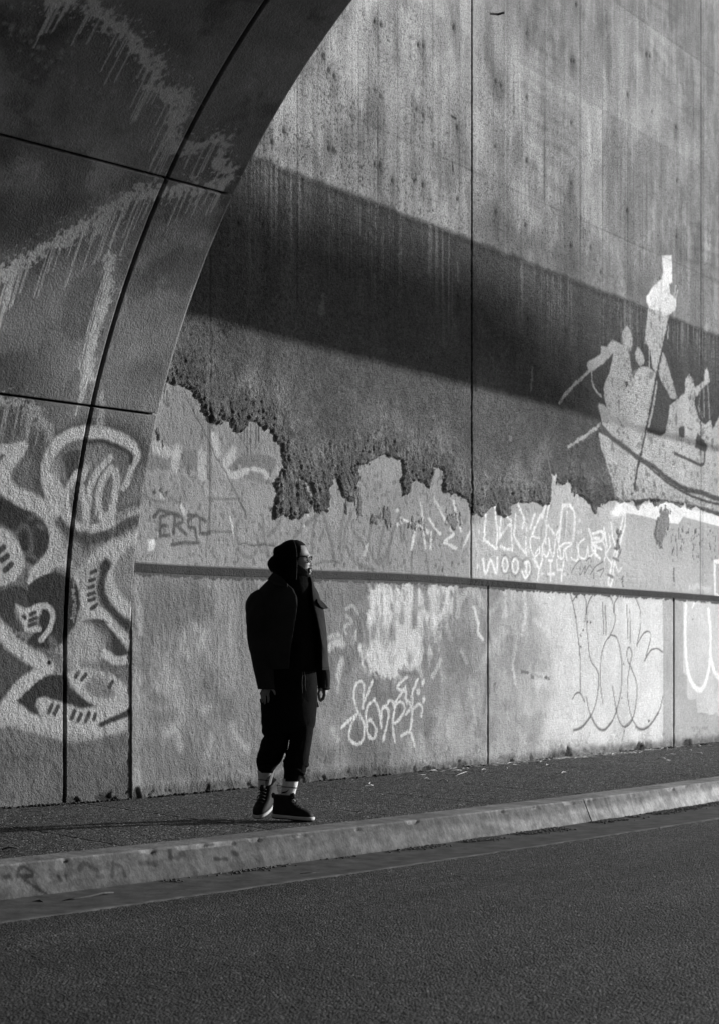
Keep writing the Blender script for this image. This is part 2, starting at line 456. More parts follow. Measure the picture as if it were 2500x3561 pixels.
# trowelled rough rim of the coating along the broken edge
rim = np.exp(-(np.clip(Dn, 0, 9)/.30)**1.5)*(1-under)*(V < 4.6)*sstep(.25, .5, fbm(U, V, 1.3, 3, 15)+.25*sstep(5, 1, U))
wu = U+.05*(fbm(U, V, 5, 3, 97)-.5); ridg = np.clip(1-np.abs(fbm(wu*2.6+V*.5+.04*np.sin(V*9), V*.30, 20, 3, 91)-.5)*6, 0, 1)
ridg2 = np.clip(1-np.abs(fbm(wu*1.5-V*.3, V*.6, 30, 3, 95)-.5)*5, 0, 1)
wg.h += rim*(.020*ridg+.009*ridg2+.004*stucco)*(.5+.9*nf); wg.p[:] *= 1+rim*(1.0*ridg*sstep(.3, .6, nf)+.18)  # ridge crests painted paler as sunlit highlights
wg.p[:] *= 1+.10*rim
wg.co += .5*rim
lip = np.exp(-(Dn-.012)**2/.012**2)*(1-under)*(V < 4.6); wg.h += .004*lip
# lighter halo further up
wg.p[:] *= 1+.55*(1-under)*np.exp(-((Dn-.30)/.16)**2)*(V < 3.9)*sstep(.35, .6, nb)

wl = wg.L
# rough leftovers hanging over the smooth zone
def rough_patch(fr, pts, val=.11, amp=.016):
    P = wg.conv(fr, pts); sl, D = wg.mask(P, .03)
    m = sstep(-.006, .010, D-.012+(fbm(U[sl], V[sl]*.35, 34, 3, 55)-.5)*.16)
    wg.p[sl] = wg.p[sl]*(1-m)+m*val*1.25*(.7+.6*wg.grain[sl]); wg.h[sl] += m*(.007+amp*(fbm(U[sl], V[sl]*.6, 40, 3, 5)-.4)); wg.co[sl] += .6*m
rough_patch('A', [(365,530),(385,545),(400,600),(390,650),(372,668),(345,640),(335,590)])
rough_patch('A', [(425,150),(450,175),(410,270),(375,330),(340,440),(335,420),(370,300)], .13)
rough_patch('B', [(650,880),(720,870),(820,820),(845,870),(835,990),(800,1000),(760,930),(700,950),(660,920)], .17, .010)
rough_patch('B', [(905,930),(1000,920),(1100,950),(1110,1010),(1040,1030),(960,980)], .2, .010)
rough_patch('B', [(1260,860),(1370,880),(1400,980),(1330,1030),(1270,990)], .2, .010)
rough_patch('B', [(560,680),(590,700),(600,900),(560,920),(540,850)], .16, .010)
rough_patch('B', [(470,790),(490,800),(500,900),(470,890)], .14, .010)
rough_patch('C', [(880,800),(910,800),(905,900),(885,890)], .2, .010)

# smooth zone, left part
wg.poly('A', .175, [(285,765),(455,770),(455,880),(255,885)])
wg.poly('A', .175, [(550,700),(680,740),(660,880),(510,880)])
wg.poly('A', .165, [(1000,770),(1150,755),(1290,790),(1290,860),(1240,900),(1100,870),(1010,880),(960,915),(920,905),(900,880),(960,820)], curve=True)
wg.poly('A', .205, [(470,190),(700,420),(1000,600),(1280,600),(1340,750),(1000,760),(700,730),(480,720),(330,680),(340,500),(400,300)], soft=.06, alpha=.7)
wl('A', .43, .085, [[(510,730),(485,860)], [(705,760),(705,930)], [(340,700),(430,745)], [(800,620),(830,740)], [(960,740),(880,850)]], soft=.5, alpha=.8)
wl('A', .42, .06, [[(900,900),(960,930),(1060,895),(1180,900),(1225,940)]], soft=.3)
wl('A', .19, .035, [[(1060,940),(1180,965),(1290,1000)], [(1090,910),(1190,930)]], soft=.5)
wg.dot('A', .32, .035, [(1007,858)])
wl('A', .19, .05, [[(390,930),(400,1090)], [(480,960),(490,1120)], [(565,960),(560,1130)], [(690,990),(720,1120)], [(780,890),(770,1000)]], soft=.8, alpha=.6)
wl('A', .165, .017, [[(750,1110),(880,1120),(1020,1110)], [(770,1110),(760,1300),(735,1560)], [(770,1380),(950,1380)], [(240,1080),(310,1130),(400,1140)]], soft=.6)
E_ = [[(440,1235),(370,1262),(368,1335),(420,1330)], [(368,1335),(370,1412),(445,1408)], [(478,1395),(490,1250),(545,1262),(548,1300),(500,1330),(580,1402)],
      [(640,1252),(592,1290),(602,1340),(650,1350),(655,1400),(668,1468)], [(590,1245),(660,1250),(740,1295)], [(688,1275),(692,1392),(770,1392)], [(460,1482),(570,1465),(682,1470)], [(318,1262),(368,1205),(450,1230),(520,1248)]]
wl('A', .075, .026, E_, soft=.4, alpha=.9, curve=False)
wl('A', .5, .02, [[(930,1260),(950,1350),(970,1430)]], soft=.3)
wl('A', .185, .028, [[(1020,1235),(985,1340),(975,1450),(1010,1540),(1070,1585),(1130,1560),(1160,1490)], [(1190,1250),(1200,1400),(1220,1500),(1250,1580)], [(1340,1275),(1300,1350),(1240,1410)]], soft=.7)
wg.poly('A', .75, [(275,1460),(325,1450),(325,1515),(278,1515)], alpha=.8, warp=.05, soft=.02)
wl('A', .55, .03, [[(540,1170),(555,1230)], [(370,1070),(385,1110)]], alpha=.7, rag=1)
wl('A', .10, .0085, [[(560,240),(600,340),(640,430),(700,530),(740,620),(800,750),(850,830),(920,960),(1040,1190),(1060,1260)], [(975,570),(1030,650),(1070,720)], [(995,1475),(1150,1485),(1290,1495)]], warp=.03, relief=-.002)
wl('A', .09, .012, [[(1045,545),(1045,650)], [(1068,560),(1068,765)], [(1095,520),(1095,745)], [(1137,530),(1137,705)], [(1158,530),(1158,650)], [(1020,560),(1020,640)], [(425,250),(425,330)]], curve=False)
wl('A', .15, .012, [[(752,530),(748,950)], [(705,530),(705,640)]], curve=False, relief=-.002)
wg.dot('A', .06, .03, [(432,365),(325,1065),(420,1060),(372,1055)], rag=1)
# tags between the head and the joint
wl('B', .15, .034, [[(60,1080),(140,990),(230,920),(290,890),(340,1060),(385,1240)], [(240,900),(205,1080),(210,1200)], [(480,800),(440,1000),(428,1160),(440,1260)], [(520,880),(462,1080),(500,1200),(560,1290),(690,1340)],
   [(540,1040),(600,1120),(650,1260)], [(690,920),(650,1100),(680,1230),(730,1290),(790,1220),(840,1050),(900,900)], [(780,960),(740,1150),(720,1280)], [(890,930),(920,1110),(940,980)], [(835,1040),(800,1290)], [(1105,1000),(1110,1090),(1170,1090),(1190,960)]], soft=.6, alpha=.8)
wl('B', .16, .022, [[(210,1300),(300,1275),(430,1277)], [(1000,1190),(990,1370)], [(1108,1200),(1130,1370)]], soft=.6, alpha=.8)
wg.dot('B', .1, .035, [(385,1300),(460,1305)], rag=1); wl('B', .08, .02, [[(1245,1320),(1240,1350)], [(1320,1280),(1315,1310)]])
WH = [[(1070,800),(1085,950),(1105,1160)], [(1038,980),(1010,1080),(995,1172)], [(1040,980),(1085,1010),(1130,1040)], [(1180,770),(1220,860),(1270,960),(1332,1052),(1258,1118),(1352,1170)], [(1132,930),(1180,1000),(1222,1052)], [(1152,1040),(1146,1165)],
      [(1332,790),(1360,930),(1388,1030)], [(1415,1142),(1455,1040)], [(1472,960),(1500,1080),(1528,1222)], [(910,930),(980,955)], [(1540,990),(1530,1040)]]
wl('B', .62, .026, WH, soft=.3, curve=False, rag=.8)
wg.dot('B', .5, .04, [(880,868),(882,975),(1524,1310),(910,935)], rag=.8)
wl('B', .5, .035, [[(640,1150),(622,1215)], [(170,870),(175,900)], [(150,990),(160,1010)]], alpha=.7, rag=1)
wl('B', .33, .07, [[(1070,790),(1090,860)], [(1180,760),(1240,860)], [(1560,880),(1555,1000)]], soft=.8, alpha=.6)

# smooth zone right of the joint: paler
wg.poly('C', .56, [(110,880),(240,820),(480,800),(840,760),(850,520),(1050,520),(1200,700),(1420,720),(1550,700),(1550,1480),(1000,1420),(100,1385)], soft=.05, alpha=.55)
CW = [[(240,780),(225,1010)], [(225,1010),(345,1102)], [(345,1102),(350,920),(325,710)], [(385,790),(368,990)], [(368,990),(465,865)], [(440,790),(482,850),(478,990),(492,1112)], [(492,1112),(380,1080)],
      [(540,665),(602,822),(582,905)], [(520,780),(503,970),(560,1080),(622,1160)], [(622,1160),(612,985)], [(795,715),(735,810),(662,1000)], [(700,765),(660,900)], [(830,680),(808,850),(800,1050)], [(800,850),(892,970),(945,900)], [(1000,760),(985,980)]]
wl('C', .82, .028, CW, soft=.3, curve=False, rag=.8)
wl('C', .82, .042, [[(960,690),(940,850),(925,1020)], [(960,700),(1030,695),(1070,780),(1060,1010)], [(800,700),(770,800)]], soft=.4)
wl('C', .30, .07, [[(985,800),(975,960)], [(280,760),(290,980)], [(430,900),(420,1000)]], soft=.8, alpha=.5)
CU = [[(740,1000),(672,985),(655,1060),(690,1165),(735,1140),(745,1080),(705,1140)], [(680,1190),(740,1280),(765,1190),(768,1060)], [(790,1010),(768,1100),(808,1172),(835,1090),(825,1000)], [(830,1010),(868,1172),(900,985),(930,1100),(945,1180)],
      [(960,1055),(915,1100),(920,1175),(960,1185),(975,1110),(1000,1200)], [(960,1050),(1045,1045),(970,1110)], [(1040,1180),(1085,1210),(1105,1150),(1090,1040)], [(1160,1000),(1110,1060),(1115,1165),(1170,1185),(1195,1080)], [(1195,1070),(1205,1165),(1240,1150)],
      [(1390,960),(1405,1080)], [(1410,1060),(1368,1150),(1412,1232)], [(1325,1000),(1360,1110),(1350,1200)]]
wl('C', .85, .020, CU, soft=.3)
wl('C', .88, .032, [[(1205,920),(1228,1000),(1240,1110),(1310,1190)], [(1240,960),(1325,935),(1330,1010),(1240,1050),(1320,1100)], [(1345,905),(1372,1080)], [(1230,1000),(1300,1000)], [(1260,1060),(1270,1160)]], soft=.4)
wl('C', .85, .032, [[(215,1200),(240,1330),(285,1200),(340,1322),(352,1190)], [(600,1225),(640,1215),(655,1300),(612,1370),(575,1300)], [(620,1230),(615,1330)]], soft=.3)
def ell(c, rx, ry, n=14): return [(c[0]+rx*cos(a*2*pi/n), c[1]+ry*sin(a*2*pi/n)) for a in range(n+1)]
wl('C', .20, .055, [ell((420,1245),30,75), ell((515,1258),38,80), ell((620,1290),42,85)], soft=.8, alpha=.65)
wl('C', .8, .03, [ell((422,1245),24,62), ell((517,1258),28,64)], soft=.3)
wl('C', .85, .026, [[(700,1190),(738,1280),(772,1195)], [(738,1280),(726,1385)], [(845,1210),(846,1390)], [(820,1330),(880,1332)], [(830,1205),(866,1205)], [(905,1200),(908,1290),(955,1295),(972,1210)], [(950,1310),(950,1390)]], soft=.3, curve=False)
wl('C', .85, .026, [[(600,1232),(640,1222),(655,1300),(612,1368),(578,1310)], [(622,1235),(616,1335)]], soft=.3)
wg.dot('C', .7, .04, [(165,1262),(765,1332),(975,1335),(640,1120),(626,912),(1132,930),(1105,940),(1115,830),(790,1110),(1045,1110)])
wl('C', .19, .011, [[(1045,1315),(1090,1230),(1130,1215),(1118,1345),(1170,1262),(1160,1340)], [(1160,1340),(1210,1250),(1240,1300),(1250,1375)], [(1335,1215),(1260,1270),(1212,1345)], [(1280,1310),(1345,1285),(1310,1360)], [(1180,1210),(1215,1180),(1230,1240)]], soft=.4)
wl('C', .8, .034, [[(1535,720),(1500,920),(1450,1110),(1405,1300),(1382,1425)], [(1548,760),(1540,880),(1480,1090),(1440,1240),(1432,1340),(1412,1445)]], soft=.3)
wl('C', .8, .028, [[(1382,1425),(1412,1447)], [(1410,850),(1430,1000),(1462,1090)], [(1450,1230),(1480,1310),(1512,1270)]], soft=.3)
wl('C', .22, .03, [[(1432,1182),(1482,1208)], [(1440,1090),(1470,1100)], [(1380,1338),(1430,1362)], [(1505,1110),(1480,1170)]], curve=False)
wl('C', .07, .03, [[(1518,1375),(1522,1400)], [(1518,1420),(1520,1440)]], rag=1)
wg.poly('C', .85, [(1460,650),(1540,650),(1560,760),(1480,800),(1400,790),(1440,740)], soft=.04, alpha=.8)
wg.poly('C', .75, [(860,410),(915,395),(905,470),(870,470)], soft=.03, alpha=.6)
# buffed rectangle and white remains on the right
wg.poly('E', .9, [(690,1185),(760,1205),(830,1235),(960,1205),(1150,1195),(1300,1250),(1612,1330),(2400,1500),(2400,1600),(1612,1430),(1280,1335),(1270,1375),(1230,1405),(1160,1395),(900,1335),(750,1300),(650,1330),(600,1300)], soft=.02, alpha=.92)
wg.poly('E', .43, [(745,1300),(900,1330),(1160,1395),(1230,1405),(1280,1338),(1612,1425),(2400,1580),(2400,2280),(1612,2100),(742,2020)], soft=.006, warp=.002)
wg.poly('E', .52, [(745,1680),(1612,1750),(1612,2090),(742,2010)], soft=.15, alpha=.7)
for _ in range(70):
    x = random.uniform(1150, 1640); y = random.uniform(1430, 1720); wl('E', .14, random.uniform(.006, .016), [[(x, y), (x+random.uniform(-8, 8), y+random.uniform(15, 70))]], rag=1, relief=-.003)
rough_patch('E', [(1060,1240),(1150,1240),(1160,1400),(1120,1500),(1090,1610),(1030,1600),(1010,1500),(1030,1380)], .24, .012)
rough_patch('E', [(660,1470),(700,1480),(690,1640),(650,1640)], .22, .010)
wl('E', .06, .035, [[(1188,1870),(1190,1930)], [(712,1910),(714,1960)]], rag=1.2)
wl('E', .06, .018, [[(1192,1820),(1195,1985)]], rag=1.2)
wl('E', .9, .05, [[(1700,1745),(1572,1755),(1572,1900),(1578,2065),(1612,2085)]], soft=.3, curve=False)
wl('E', .65, .07, [[(1340,1995),(1420,1985),(1530,2020)]], soft=1, alpha=.8)
# mural of pale figures in a boat
wg.poly('D', .9, [(1075,105),(1165,100),(1170,355),(1140,370),(1150,460),(1185,490),(1210,520),(1205,610),(1150,650),(1050,640),(955,600),(930,540),(930,490),(1000,380),(1070,330),(1085,250)], alpha=.97)
wg.poly('D', .74, [(945,600),(1155,640),(1130,720),(1080,980),(1035,1210),(990,1150),(960,960),(915,920),(930,750)])
wg.poly('D', .64, [(1080,990),(1110,1060),(1165,1250),(1220,1440),(1160,1440),(1060,1260),(1040,1180)])
wl('D', .6, .022, [[(1185,500),(1205,390)], [(1205,500),(1222,430)]])
wl('D', .60, .022, [[(955,960),(955,1160)], [(1135,720),(1128,870)]])
wg.poly('D', .64, [(750,755),(790,830),(795,930),(770,1010),(720,990),(700,900),(710,810)], curve=True)
wg.poly('D', .64, [(850,960),(895,1020),(905,1110),(870,1130),(835,1080),(825,1010)], curve=True)
wg.poly('D', .68, [(620,890),(700,930),(770,1000),(795,1200),(860,1150),(930,1140),(1020,1200),(1000,1320),(930,1760),(880,1950),(820,1960),(640,1830),(520,1680),(480,1520),(490,1490),(530,1500),(560,1530),(540,1440),(530,1330),(560,1250),(590,1180),(620,1010),(540,1100),(440,1180),(390,1170),(375,1130),(390,1090),(500,1030),(510,950),(560,960),(600,900)])
wl('D', .12, .04, [[(770,980),(800,1190)], [(805,1210),(850,1150)]], soft=.6, alpha=.7)
wg.poly('D', .76, [(930,1750),(1060,1790),(1110,1760),(1150,1500),(1230,1440),(1290,1380),(1295,1260),(1330,1215),(1370,1270),(1380,1340),(1470,1270),(1475,1180),(1495,1160),(1520,1230),(1520,1290),(1470,1330),(1380,1440),(1380,1500),(1420,1630),(1480,1680),(1530,1640),(1550,1730),(1612,1600),(2100,1600),(2100,2560),(1612,2500),(1400,2440),(1000,2370),(760,2390),(640,2380),(600,2200),(560,2060),(500,1880),(480,1760),(560,1790),(700,1900),(860,1990),(900,1900)], alpha=.95)
wg.poly('D', .80, [(1000,1900),(1400,2080),(1800,2100),(1800,2500),(1400,2400),(1000,2200),(700,2300),(620,2000)], soft=.2, alpha=.5)
wl('D', .60, .036, [[(400,1180),(280,1290),(170,1400),(120,1480)]], curve=False, rag=.6)
wl('D', .60, .022, [[(415,1170),(425,1290),(460,1370),(510,1420)]])
wg.dot('D', .11, .07, [(742,1310)], rag=1)
wl('D', .13, .062, [[(500,1700),(600,1800),(720,1890),(870,2010),(1000,2080),(1130,2190),(1300,2290),(1450,2320),(1612,2380),(2100,2460)]])
wl('D', .14, .03, [[(880,2020),(1000,2120),(1130,2230),(1300,2330),(1420,2380),(1612,2430),(2000,2500)]])
wg.poly('D', .085, [(1040,1260),(1140,1400),(1150,1500),(1130,1660),(1050,1780),(960,1730),(1000,1500),(1030,1400)], soft=.02)
wl('D', .60, .04, [[(1025,1290),(1000,1480),(950,1700)]])
wl('D', .085, .04, [[(1150,660),(1090,930),(1030,1210),(960,1560),(880,1950),(850,2060),(810,2290)]], rag=.5)
wg.poly('D', .085, [(1230,1710),(1285,1695),(1285,1810),(1230,1790)]); wg.poly('D', .1, [(1405,1750),(1500,1880),(1480,1950),(1380,1890)])
wl('D', .12, .036, [[(1190,1950),(1430,2060),(1470,2050),(1475,1950)]], curve=False)
wg.poly('D', .085, [(1385,1440),(1480,1340),(1510,1340),(1530,1600),(1480,1680),(1420,1630),(1385,1500)])
wl('D', .38, .03, [[(1502,1300),(1520,1620)], [(1465,1350),(1470,1600)]]); wl('D', .36, .06, [[(1425,1540),(1450,1600)]]); wl('D', .38, .02, [[(1438,1370),(1415,1540)]])
wl('E', .60, .036, [[(500,475),(400,550),(300,620),(190,690)]], rag=1)
wl('E', .9, .08, [[(1170,870),(1290,950)]], soft=1, alpha=.8)
wl('D', .16, .02, [[(665,610),(675,740)]], alpha=.8)
# the paint of the mural is speckled by the rough coat
mur = ((PXu > 1900) & (V > 2.6) & (V < 6.6) & (wg.p > .3) & (Dn > .0)); wg.sp[mur] = .5; wg.p[:] = np.where(mur, wg.p*(1-.55*spk*sstep(6, 4.5, V))*(1-.45*sstep(.64, .70, fbm(U, V*.8, 13, 4, 411))*sstep(6, 5, V))*(.86+.3*fbm(U, V, 5, 4, 333))*(.85+.3*ns), wg.p)
wl('T', .3, .025, [[(773,488),(768,588)], [(438,20),(440,100)], [(556,950),(545,1010)], [(585,975),(578,1030)]], rag=.8, alpha=.8)
wg.dot('T', .3, .045, [(671,805),(681,930)], rag=1); wl('R', .2, .06, [[(1450,165),(1445,230)]], rag=1.2)
wg.dot('R', .02, .07, [(1005,308)], rag=1.5); wl('R', .04, .03, [[(985,300),(1040,312)]], rag=1)

# formwork joints and tie holes of the upper wall
for px, w_, a_, z0_, z1_ in ((1035,.010,.7,4.2,9.9),(1074,.006,.5,6,9.9),(733,.012,.8,2.2,5.6),(1312,.009,.8,5.3,9.9),(1330,.005,.5,5.6,8),(1453,-.01,.5,5.4,9.9),(1595,.005,.4,5.3,9.9),(1751,.012,.7,4.4,9.9),(1763,.02,.35,5.3,9.9),(1807,.008,.5,7,9.9),
                             (1893,.006,.6,4.4,9.9),(2016,.016,.8,4.1,9.9),(2026,.008,.5,5.3,9.9),(2093,.01,.5,5,9.9),(2240,.006,.3,5,9.9),(2351,.008,.5,3.8,9.9),(1917,.008,.35,2.8,4.2),(2010,.010,.7,3.8,5.2),(2436,.022,.95,2.0,9.9),(2444,.008,.5,2.0,9.9),(1695,.005,.3,5.5,9.9),(1860,.006,.45,5.3,9.9),(1960,.006,.4,5.3,9.9),(2130,.006,.4,5.3,9.9),(2180,.006,.35,5.3,9.9),(1380,.006,.4,5.3,9.9),(1530,.006,.3,5.3,9.9),(1118,.006,.3,5.3,9.9),(2300,.006,.3,5.5,9.9),(1165,.006,.4,5.3,9.9),(1225,.006,.35,5.3,9.9)):
    u0 = u_of(px); w2 = max(abs(w_)*.9, .006)
    m = np.exp(-((U-u0)/w2)**2)*a_*(V > z0_)*(V < z1_)*(.45+.8*vnoise(U*3, V*2.2, px % 7))
    wg.p[:] = wg.p*(1-m)+m*(.55 if w_ < 0 else .05); wg.h -= .005*m
for z0_, ua, ub_, a_ in ((5.95, 1.5, 15, .45), (7.27, 5.6, 15, .35), (8.56, 8, 15, .4), (4.62, 5.2, 15, .12)):
    m = np.exp(-((V-z0_)/.009)**2)*a_*(U > ua)*(U < ub_)*(.3+.9*vnoise(U*2.2, V*0, 5)); wg.p[:] = wg.p*(1-m)+m*.06; wg.h -= .004*m
ties = [('Q',p) for p in ((68,95),(95,108),(68,408),(92,430),(68,732),(90,745),(145,810),(245,812),(283,830),(435,570),(437,893),(420,122),(255,490),(285,518),(608,365),(632,383),(608,655),(608,950),(748,150),(748,435),(748,720),(742,1010),(948,550),(948,820),(945,1100),(1300,250),(1285,245),(1200,425),(1310,500),(1198,945),(1418,570),(1422,810),(948,272),(960,275),(262,200),(285,205),(970,20),(1035,1110),(1420,1060))]
ties += [('P',p) for p in ((1450,248),(1475,315),(1500,340),(1275,585),(1222,635),(1475,665),(1495,673),(1075,1000))]+[('T',p) for p in ((440,165),(755,265),(925,320),(1080,60))]
for i, (f_, q) in enumerate(ties):
    big = (i % 3 != 1)
    P_ = wg.conv(f_, [q]); sl = wg.box(P_, .35)
    r = np.hypot((U[sl]-P_[0, 0]), (V[sl]-P_[0, 1])*.7); r2 = np.hypot((U[sl]-P_[0, 0]), (V[sl]-P_[0, 1]+.05)*.45)
    if big: wg.p[sl] *= 1-.42*np.exp(-(r2/.075)**2)*(.4+nf[sl])
    m = np.exp(-(r/.021)**2); wg.p[sl] = wg.p[sl]*(1-m)+.015*m; wg.h[sl] -= .012*m
for q in (((1100,30),(1110,180)), ((38,255),(34,640)), ((80,560),(80,650)), ((716,0),(716,120)), ((690,290),(690,520)), ((826,640),(826,900)), ((990,960),(988,1130))):
    wl('Q', .07, .012, [list(q)], curve=False, rag=1, alpha=.8)
wl('Q', .02, .02, [[(415,730),(418,765)], [(410,520),(430,533)]], curve=False)

wl('D', .10, .34, [[(440,60),(520,110),(560,230),(590,330)]], soft=1, alpha=.5, rag=.6); wl('D', .10, .22, [[(90,90),(150,180),(240,270)], [(720,180),(740,260)]], soft=1, alpha=.42, rag=.6)
wl('Q', .12, .30, [[(590,320),(610,380)], [(610,620),(612,680)], [(745,120),(750,180)], [(1030,370),(1040,450)]], soft=1, alpha=.32, rag=.5)
wl('Q', .55, .35, [[(0,260),(60,360),(150,420)], [(640,200),(760,300),(900,400),(1080,480)], [(1190,560),(1350,480)], [(1480,640),(1440,720)]], soft=1, alpha=.28, rag=.6)
# lower wall
lowm = (V < 1.0*rows[np.searchsorted(rows, 1.925)]+.2) & (np.repeat(rows[None, :], U.shape[0], 0) < 1.925)
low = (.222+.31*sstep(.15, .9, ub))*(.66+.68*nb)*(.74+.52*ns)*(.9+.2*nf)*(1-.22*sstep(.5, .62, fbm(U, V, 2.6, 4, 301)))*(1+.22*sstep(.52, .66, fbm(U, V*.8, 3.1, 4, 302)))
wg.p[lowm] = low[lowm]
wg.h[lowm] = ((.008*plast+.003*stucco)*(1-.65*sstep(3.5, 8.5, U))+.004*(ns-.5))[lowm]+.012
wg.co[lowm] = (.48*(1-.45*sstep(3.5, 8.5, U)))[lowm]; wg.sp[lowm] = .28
# washed-out paint clouds
def cloud(fr, val, pts, soft=.08, alpha=.8):
    P = wg.conv(fr, pts); P = catmull(np.vstack([P, P[:1]]))[:-1]; sl, D = wg.mask(P, .10)
    n = fbm(U[sl]*1.3, V[sl]*.6, 9, 4, 17)
    m = sstep(-soft, soft, D+(n-.5)*.3)*alpha*(.35+1.1*sstep(.3, .65, n)); m = np.clip(m, 0, 1)
    wg.p[sl] = wg.p[sl]*(1-m)+val*m
cloud('H', .60, [(470,170),(740,150),(960,170),(1230,180),(1250,420),(1230,620),(1100,600),(1080,780),(1000,800),(900,900),(760,940),(660,990),(540,960),(440,800),(420,600),(470,460)], .06, .85)
cloud('H', .22, [(60,160),(230,160),(240,420),(100,420)], .08, .6); cloud('H', .24, [(720,120),(780,120),(780,200),(720,200)], .04, .6); cloud('H', .24, [(1210,560),(1560,500),(1560,760),(1240,800)], .08, .5)
cloud('H', .42, [(1130,1500),(1500,1480),(1540,1820),(900,1860),(800,1700)], .1, .45)
wl('H', .22, .085, [[(515,540),(520,600)], [(1020,270),(1022,380)], [(1180,270),(1165,350)], [(1175,480),(1180,560)], [(780,380),(785,480)], [(855,830),(860,880)], [(1000,680),(1010,740)], [(900,460),(905,520)], [(700,560),(705,640)], [(880,950),(930,960)], [(1050,830),(1060,950)]], soft=.8, alpha=.75)
wl('H', .72, .05, [[(560,200),(580,420)], [(640,200),(620,500)], [(740,180),(760,380)], [(880,220),(860,420)], [(1080,440),(1110,560)], [(1230,190),(1150,430),(1090,470)], [(890,640),(930,780)], [(640,860),(670,1000)], [(540,880),(560,960)], [(760,820),(770,920)], [(800,780),(830,900),(880,920),(900,850)], [(1010,400),(1030,440)], [(480,470),(500,500)]], soft=.7, alpha=.65, rag=.8)
wl('H', .47, .075, [[(1300,430),(1340,280),(1420,200),(1500,240),(1540,330)]], soft=.5, alpha=.8)
wl('H', .7, .035, [[(1462,360),(1480,440),(1495,500)], [(1500,600),(1540,655)], [(1500,500),(1495,580)]], soft=.4)
wl('H', .19, .014, [[(240,380),(310,322),(370,370),(400,430),(455,440),(400,520),(372,600),(380,720)], [(265,430),(230,540),(270,640),(320,720)]], soft=.5, alpha=.8)
wl('H', .43, .03, [[(270,430),(322,490),(250,540),(270,600)], [(270,370),(330,340),(380,410)]], soft=.4, alpha=.8)
wl('H', .19, .07, [[(50,230),(130,160),(200,200),(230,330)], [(160,770),(270,770),(290,860),(260,960)]], soft=.8, alpha=.7)
wl('H', .52, .06, [[(110,740),(170,680),(240,700)], [(235,850),(205,940),(195,1000)]], soft=.6, alpha=.85); wl('H', .42, .035, [[(210,1000),(190,1150)], [(110,640),(180,610),(230,640)]], soft=.6)
SO = [[(420,1290),(425,1180),(432,1080),(400,1045),(355,1090),(340,1190),(375,1320),(430,1430),(432,1560),(385,1630),(312,1602),(300,1520),(330,1420),(372,1350),(290,1420),(220,1485)], [(512,1050),(470,1150),(430,1240)],
      [(535,1212),(465,1280),(455,1400),(470,1540),(520,1580),(545,1500),(500,1410),(465,1420)], [(530,1212),(575,1330),(592,1480),(598,1320),(632,1282),(662,1335),(648,1430),(612,1600)],
      [(715,1440),(762,1400),(812,1300),(770,1238),(720,1290),(700,1450),(722,1610)], [(645,1262),(682,1220),(712,1275)], [(882,1270),(880,1400),(858,1512)], [(885,1310),(940,1258),(972,1292),(965,1370)], [(782,1550),(860,1520),(890,1600),(900,1650)],
      [(845,990),(738,1100),(820,1142)], [(820,1100),(730,1235)], [(820,1090),(832,1250)], [(930,1030),(880,1160),(882,1270),(822,1352)], [(870,1270),(820,1200)]]
wl('H', .66, .026, SO, soft=.4, rag=.6)
wg.dot('H', .6, .05, [(985,1050),(938,1142),(985,1212)]); wg.dot('H', .6, .045, [(985,1062),(938,1152),(985,1225)])
wl('H', .48, .05, [[(1145,850),(1115,920),(1072,1000)], [(950,920),(965,990)]], soft=.4, alpha=.9)
wl('H', .19, .045, [[(1222,940),(1300,942)], [(760,960),(930,985)]], soft=.3, alpha=.8); wl('H', .25, .03, [[(1320,1060),(1345,1180),(1380,1400)], [(1210,880),(1230,930)], [(1300,940),(1330,1100)]], soft=.9, alpha=.8)
wl('H', .20, .06, [[(1585,900),(1575,1100),(1550,1330)], [(1595,860),(1600,1150)]], soft=.9, alpha=.75)
wl('H', .13, .02, [[(540,960),(560,990)]]); wl('H', .1, .006, [[(850,780),(850,1010)], [(670,1010),(690,1290)], [(215,1400),(215,1850)], [(85,1750),(85,1840)]], curve=False, alpha=.7)
wl('Q', .2, .01, [], curve=False)
for (a, b) in (((840,580),(860,600)), ((900,630),(945,650))): wl('C', .2, .03, [], curve=False)
wl('S', .17, .03, [[(1920,2245),(1950,2252)], [(1965,2280),(1985,2300)], [(1810,2335),(1830,2337)], [(1842,2350),(1850,2360)], [(1890,2355),(1905,2360)], [(1890,2480),(1895,2495)], [(1715,2380),(1712,2400)]], rag=1)
wl('S', .55, .05, [[(1700,2130),(1740,2100),(1750,2260)], [(1795,2200),(1780,2290)], [(1870,2110),(1950,2120)], [(1860,2280),(1980,2300)], [(1815,2070),(1830,2200)]], soft=1, alpha=.5, rag=1)
wl('H', .23, .03, [[(1240,200),(1290,300),(1270,420),(1330,520)], [(1350,560),(1400,640),(1360,720),(1440,760)], [(1180,1100),(1230,1180),(1200,1290),(1270,1330)], [(1410,900),(1450,1000),(1500,960),(1520,1080)], [(90,1200),(160,1300),(120,1420)]], soft=.8, alpha=.6)
wl('H', .55, .04, [[(1290,170),(1310,330)], [(1340,760),(1390,860)], [(1450,1300),(1480,1450)], [(1200,1420),(1220,1560)], [(150,1500),(190,1600)]], soft=1, alpha=.55, rag=1)
wl('I', .30, .03, [[(-440,220),(-380,360),(-420,500),(-340,560)], [(-300,300),(-240,420),(-280,560)], [(-180,700),(-100,820),(-150,960),(-60,1010)], [(-480,800),(-430,940),(-470,1100)]], soft=.9, alpha=.6)
wl('I', .78, .05, [[(-400,230),(-390,420)], [(-220,220),(-210,420),(-240,600)], [(-60,240),(60,260)], [(-120,480),(-20,560)], [(-330,900),(-300,1060)]], soft=1, alpha=.55, rag=1)
